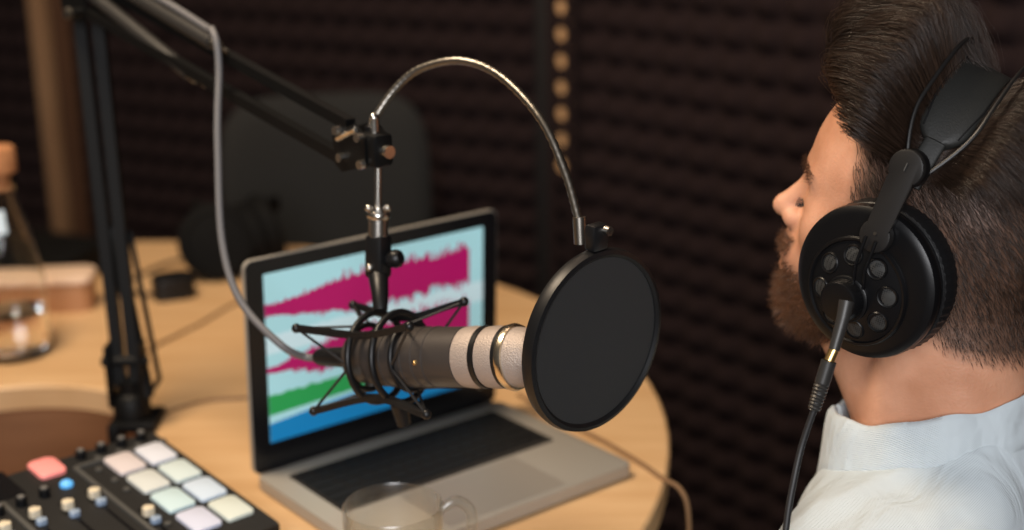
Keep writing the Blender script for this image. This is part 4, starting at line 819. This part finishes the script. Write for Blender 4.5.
for s in (1, -1):
    brow = (np.abs(ctr[:, 1] * s - 0.030) < 0.021) & (ctr[:, 0] > 0.07) & (np.abs(ctr[:, 2] - 0.033 - 0.004 * np.sin((ctr[:, 1] * s) * 60)) < 0.005); p, nrm = sample(brow, 230); n_ = len(p); pts = [p - nrm * 0.0006]; cur = p.copy()
    for i in range(1, 4): cur = cur + unit(nrm * 0.45 + np.array((-0.2, 0.8 * s, 0.35)) + rng.normal(size=p.shape) * 0.15) * 0.0032; pts.append(cur)
    strands('eyebrow', np.stack(pts, 1), np.full(n_, 0.00015), 'hair', man, 0.2 + rng.random(n_) * 0.6)
    n_ = 70; fr_ = rng.random(n_); p = np.stack([0.0940 - 0.0045 * fr_, (0.020 + 0.022 * fr_) * s, np.full(n_, 0.0066)], 1); pts = [p]; cur = p.copy()
    for i in range(1, 4): cur = cur + unit(np.array((0.9, 0.15 * s, -0.75 + 0.35 * i)) + rng.normal(size=p.shape) * 0.12) * 0.0026; pts.append(cur)
    strands('eyelash', np.stack(pts, 1), np.full(n_, 0.00016), 'hair', man, np.zeros(n_))
    bm = B(); ball(bm, (0.0790, 0.031 * s, 0.0125), 0.0122, 20); bm.transform(MH); ey = obj('eye', bm, 'eye', man)
    bm = B(); lathe(bm, [(0, 0.0128), (0.003, 0.0127), (0.0056, 0.0113), (0.0056, 0.0105), (0, 0.0105)], 20, MH @ frame((0.0790, 0.031 * s, 0.0125), (0, 1, 0), (1, 0, -0.1))); obj('iris', bm, 'iris', ey)
# ---- shirt, collar, trousers, shoes
tl_ = local(MTo, PW[ml].astype(np.float32)); wr_ = 0.0036 * np.sin(tl_[:, 1] * 50 + 16 * tl_[:, 2] + 2.4 * np.sin(tl_[:, 0] * 22)) + 0.0020 * np.sin(tl_[:, 1] * 95 - tl_[:, 0] * 50 + 3 * np.sin(tl_[:, 2] * 30)); wr_ *= np.clip((np.abs(tl_[:, 1]) - 0.03) / 0.05, 0, 1)
neckcut = tl_[:, 2] + 0.32 * (tl_[:, 0]) * -1 - 0.040                                # collar plane: lower at the throat
neckcut = (tl_[:, 2] - 0.030 + 0.42 * tl_[:, 0])
shirt = np.full(len(PW), 0.2, np.float32); shirt[ml] = np.maximum(np.maximum(smin(dt[ml], cap(tl_, (0, 0, -0.02), (0, 0, 0.05), 0.060, 0.060), 0.03) - 0.010 - wr_, neckcut), -(tl_[:, 2] + 0.53))
mw = ml.copy(); cw = local(MTo, PW[ml]); cuff = (cw[:, 0] - WRI[0] + 0.02); shirt[ml] = np.maximum(shirt[ml], np.where(cw[:, 2] < -0.3, cuff, -9))
so, sv, sq_ = nets_object('shirt', shirt, 'shirt', man, 2)
tr = dl - 0.008; so2, _, _ = nets_object('trousers', np.maximum(tr, 0.10 - PW[:, 2]), 'trousers', man)
so3, _, _ = nets_object('shoes', np.minimum(df - 0.006, 9), 'leather', man); del PW
CN = 300
def collar(parent):
    bm = B(); rings = []
    prof = [(-0.001, -0.012), (0.0, 0.006), (0.0005, 0.026), (0.002, 0.034), (0.0055, 0.0355), (0.0085, 0.032), (0.0105, 0.020), (0.0130, 0.006), (0.0150, -0.008), (0.0135, -0.010), (0.009, 0.004), (0.004, 0.004)]
    for i in range(CN + 1):
        a = math.radians(-176 + 352 * i / CN)                         # 0 at the nape, closing at the throat
        fx_, ly = -math.cos(a), math.sin(a); ring = []
        for o_, h_ in prof:
            puck = (0.0006 * mnoise.noise(Vector((a * 16, 2, 0))) + 0.0009 * mnoise.noise(Vector((a * 9, h_ * 40, 5)))) * (1 if h_ < 0.015 and o_ > 0.006 else 0.35); wav = 0.0024 * math.sin(a * 5 + 0.6) + 0.0012 * math.sin(a * 11)
            rf, rl = (0.0745 if fx_ < 0 else 0.084) + o_ + puck + wav * 0.5, 0.0660 + o_ + puck + wav * 0.5
            drop = 0.018 * max(0, fx_) ** 3 * (1 if o_ > 0.006 and h_ < 0.02 else 0)
            ring.append(bm.verts.new(MTo @ Vector((0.002 + rf * fx_, rl * ly, CZ - CT * rf * fx_ + h_ + wav - drop))))
        rings.append(ring)
    n = len(prof)
    for A_, B_ in zip(rings[:-1], rings[1:]):
        for k in range(n): bm.faces.new((A_[k], A_[(k + 1) % n], B_[(k + 1) % n], B_[k]))
    bm.faces.new(rings[0][::-1]); bm.faces.new(rings[-1])
    obj('collar', bm, 'shirt', parent, ang=70)
CZ, CT = 0.028, 0.29
collar(so)

# ------------------------------------------------------------------ the headphones he wears
wh = thing('worn_headphones', 'large black over-ear headphones worn by the bearded man', 'headphones', MH)
def H3(p): return MH @ Vector(p)
for s in (1, -1):
    nl = Vector((0.27, 1.0 * s, -0.03)).normalized(); yk = Vector((-0.10, 0, 1.0))
    mloc = frame((0.002, 0.086 * s, -0.0105), yk, nl); mc_ = MH @ mloc @ Matrix.Scale(1.075, 4)                    # x along the yoke (up), z outwards
    sg = s
    bm = B(); lathe(bm, [(0.030, 0.000), (0.036, -0.012), (0.046, -0.014), (0.0555, -0.008), (0.058, 0.002), (0.0565, 0.010), (0.050, 0.012), (0.032, 0.010)], 180, mc_, mod=lambda i, r_, z: 1 + (0.008 * math.sin(i * 2 * PI / 180 * 60) if r_ > 0.05 else 0), closed=True); cu = obj('ear_cushion', bm, 'cushion', wh)
    bm = B(); lathe(bm, [(0.03, 0.009), (0.0545, 0.009), (0.0552, 0.011), (0.0540, 0.0125), (0.0540, 0.0145), (0.0560, 0.0155), (0.0572, 0.018), (0.0574, 0.022), (0.0565, 0.0255), (0.0535, 0.0275), (0.0505, 0.0280), (0.0400, 0.0295), (0, 0.0295)], 96, mc_); cp = obj('ear_cup', bm, 'cup', wh, ang=35)
    bm = B()
    tube(bm, [mc_ @ Vector((0.0558 * math.cos(a), 0.0558 * math.sin(a), 0.0122)) for a in np.linspace(0, 2 * PI, 97)[:-1]], 0.0011, 6, closed=True); obj('piping', bm, 'cushion', cp)
    oc = (-0.006, 0.004 * -sg)                                                         # the inner disc sits a little low and to the front
    if s == 1: oc = (-0.007, 0.001)
    mi_ = mc_ @ Matrix.Translation((oc[0], oc[1], 0))
    bm = B(); lathe(bm, [(0.0405, 0.027), (0.0410, 0.0305), (0.0400, 0.0325), (0.0385, 0.0325), (0.0375, 0.0310), (0.020, 0.0355), (0, 0.0365)], 72, mi_); dk = obj('cup_plate', bm, 'cup', cp, ang=30)
    for k in range(8):
        a = 2 * PI * k / 8 + 0.39
        zz = 0.0308 + 0.0042 * (0.0385 - 0.0275) / 0.0185
        mv = mi_ @ frame((0.0275 * math.cos(a), 0.0275 * math.sin(a), zz), (-math.sin(a), math.cos(a), 0), (0.2 * math.cos(a), 0.2 * math.sin(a), 1))
        bm = B(); lathe(bm, [(0.0064, -0.001), (0.0064, 0.0010), (0.0073, 0.0013), (0.0081, 0.0005), (0.0083, -0.001)], 28, mv, closed=True); vr = obj('vent_ring', bm, 'cup', dk)
        bm = B(); lathe(bm, [(0, 0.0009), (0.0030, 0.0007), (0.0065, 0.0002), (0.0065, -0.001), (0, -0.001)], 28, mv); obj('vent_mesh', bm, 'vent', vr)
    hb = mi_ @ Matrix.Translation((-0.006, 0.002, 0))
    bm = B(); lathe(bm, [(0.0175, 0.034), (0.0175, 0.0375), (0.0160, 0.0385), (0.0155, 0.0385), (0.0152, 0.0470), (0.0142, 0.0486), (0.0125, 0.0490), (0, 0.0482)], 88, hb, mod=lambda i, r_, z: 1 + (0.022 * (1 if i % 2 else -1) if 0.0385 < z < 0.0480 else 0)); obj('hub', bm, 'cup', dk, ang=35)
    # yoke: two thin rods out of the hub into a dumbbell-shaped plate
    for off in (-0.0042, 0.0042):
        bm = B(); tube(bm, [mc_ @ Vector((0.002, off - 0.003, 0.0385)), mc_ @ Vector((0.018, off - 0.001, 0.0420)), mc_ @ Vector((0.040, off, 0.040))], 0.0014, 8); obj('yoke_rod', bm, 'cup', cp)
    xa, xb = 0.041, 0.094; out = []
    for cxx, a0, r_ in ((xb, -140, 0.0134), (xa, 40, 0.0122)):
        for i in range(21):
            a = math.radians(a0 + 280 * i / 20); out.append((cxx + r_ * math.cos(a), r_ * math.sin(a)))
    bnd = Matrix.Translation((0, 0, 0.0375)) @ Matrix.Rotation(math.radians(9), 4, 'Y')
    bm = B(); prism(bm, out, 0.0, 0.0062, mc_ @ bnd, 0.0014); yo = obj('yoke', bm, 'satin', wh)
    bm = B(); lathe(bm, [(0, 0.0060), (0.0013, 0.0060), (0.0013, 0.0067), (0, 0.0067)], 12, mc_ @ bnd @ Matrix.Translation((xa + 0.002, 0, 0))); obj('yoke_screw', bm, 'darksteel', yo)
    bm = B(); lathe(bm, [(0.0136, -0.0045), (0.0136, 0.0015), (0.0128, 0.0035), (0, 0.0035)], 32, mc_ @ bnd @ Matrix.Translation((xb, 0, 0))); obj('yoke_joint', bm, 'cup', yo)
    bm = B(); bx(bm, (xb + 0.001, 0.0, 0.0066), (0.006, 0.0006, 0.0004), mc_ @ bnd); obj('yoke_mark', bm, 'groove', yo, smooth=False)
bvec, nvec = Vector(HBB), Vector(HBN)
def arc(psi, rl, rb, off, c=Vector((0.014, 0, -0.010))): return MH @ (c + Vector((0, 1, 0)) * (rl * math.cos(psi)) + bvec * (rb * math.sin(psi)) + nvec * off)
a0 = math.radians(33)
for off in (-1, 1):
    pts = []
    for i in range(49):
        psi = a0 + (PI - 2 * a0) * i / 48; e = min(1.0, min(i, 48 - i) / 9.0); pts.append(arc(psi, 0.119 + 0.006 * e, 0.1625 + 0.014 * math.sin(psi), off * (0.007 + 0.018 * math.sin(e * PI / 2))))
    bm = B(); tube(bm, pts, 0.0016, 8); obj('band_wire', bm, 'satin', wh)
# padded strap: narrow tongues below, wide pad over the crown
def strap(name, psis, wid, th, m, rl, rb):
    bm = B(); R_ = []
    for ps, w in zip(psis, wid):
        R_.append([bm.verts.new(arc(ps, rl + dz, rb + dz, o_)) for o_, dz in ((-w, -th * 0.3), (-w * 0.97, th * 0.4), (-w * 0.80, th * 0.9), (-w * 0.4, th), (0, th * 1.04), (w * 0.4, th), (w * 0.80, th * 0.9), (w * 0.97, th * 0.4), (w, -th * 0.3), (w * 0.9, -th), (0, -th * 1.1), (-w * 0.9, -th))])
    n = 12
    for A_, B_ in zip(R_[:-1], R_[1:]):
        for k in range(n): bm.faces.new((A_[k], A_[(k + 1) % n], B_[(k + 1) % n], B_[k]))
    bm.faces.new(R_[0]); bm.faces.new(R_[-1][::-1]); return obj(name, bm, m, wh, ang=60)
deg = math.radians
def padw(x):                                                                   # x from 0 at the lower edge
    return 0.0225 * (1 - max(0.0, 1 - x / 0.09) ** 2.6 * 0.50)
N_ = 60; P0, P1 = deg(46), deg(134); pp = [P0 + (P1 - P0) * i / N_ for i in range(N_ + 1)]
pad = strap('pad', pp, [padw(min(i, N_ - i) / N_) * (0.86 + 0.14 * min(1, min(i, N_ - i) / 14)) for i in range(N_ + 1)], 0.0042, 'leather', 0.110, 0.158)
for s in (1, -1):
    q = [deg(31 + 17 * i / 10) for i in range(11)]; q = q if s == 1 else [PI - x for x in q]
    strap('strap', q, [0.0085] * 11, 0.0016, 'leather', 0.1125, 0.157)
    bm = B(); off = 0.9 
    for o_ in (-0.0195, 0.0195): tube(bm, [arc(x if s == 1 else PI - x, 0.1148, 0.1628, o_ * (0.72 + 0.28 * min(1, (x - deg(48)) / deg(14)))) for x in [deg(49 + 40 * i / 24) for i in range(25)]], 0.0006, 6)
    obj('stitching', bm, 'black', pad)
# lead: straight plug out of the hub, ribbed sleeve, then the cable
hubp = Vector((0.2461, 1.0028, 1.0538)); lead = [(0.2461, 1.0028, 1.0538), (0.239, 0.996, 1.0311), (0.2351, 0.9937, 1.0233)]
bm = B(); tube(bm, [hubp + Vector((0.003, 0.004, 0.012)), hubp, Vector(lead[1])], lambda t_: 0.0058 - 0.0016 * t_, 14); jk = obj('lead_plug', bm, 'grey_tube', wh)
bm = B(); cyl(bm, Vector(lead[1]), Vector(lead[2]), 0.0040, 14); obj('plug_ring', bm, 'gold', jk)
p_a, p_b = Vector(lead[2]), Vector((0.2244, 0.9879, 0.9866)); bm = B(); tube(bm, [p_a + (p_b - p_a) * (i / 60) for i in range(61)], lambda t_: 0.0058 - 0.0020 * max(0, t_ - 0.45) + (0.0005 * math.sin(t_ * 88) if t_ > 0.45 else 0), 14); obj('sleeve', bm, 'grey_tube', jk)
bm = B(); tube(bm, catmull([p_b + (p_a - p_b) * 0.05, p_b, (0.2161, 0.985, 0.9595), (0.2096, 0.9774, 0.9344), (0.2039, 0.9688, 0.9056), (0.1987, 0.9559, 0.8625), (0.19, 0.93, 0.78), (0.2, 0.92, 0.66)], 10), 0.0027, 10); obj('lead_cable', bm, 'bcable', wh)
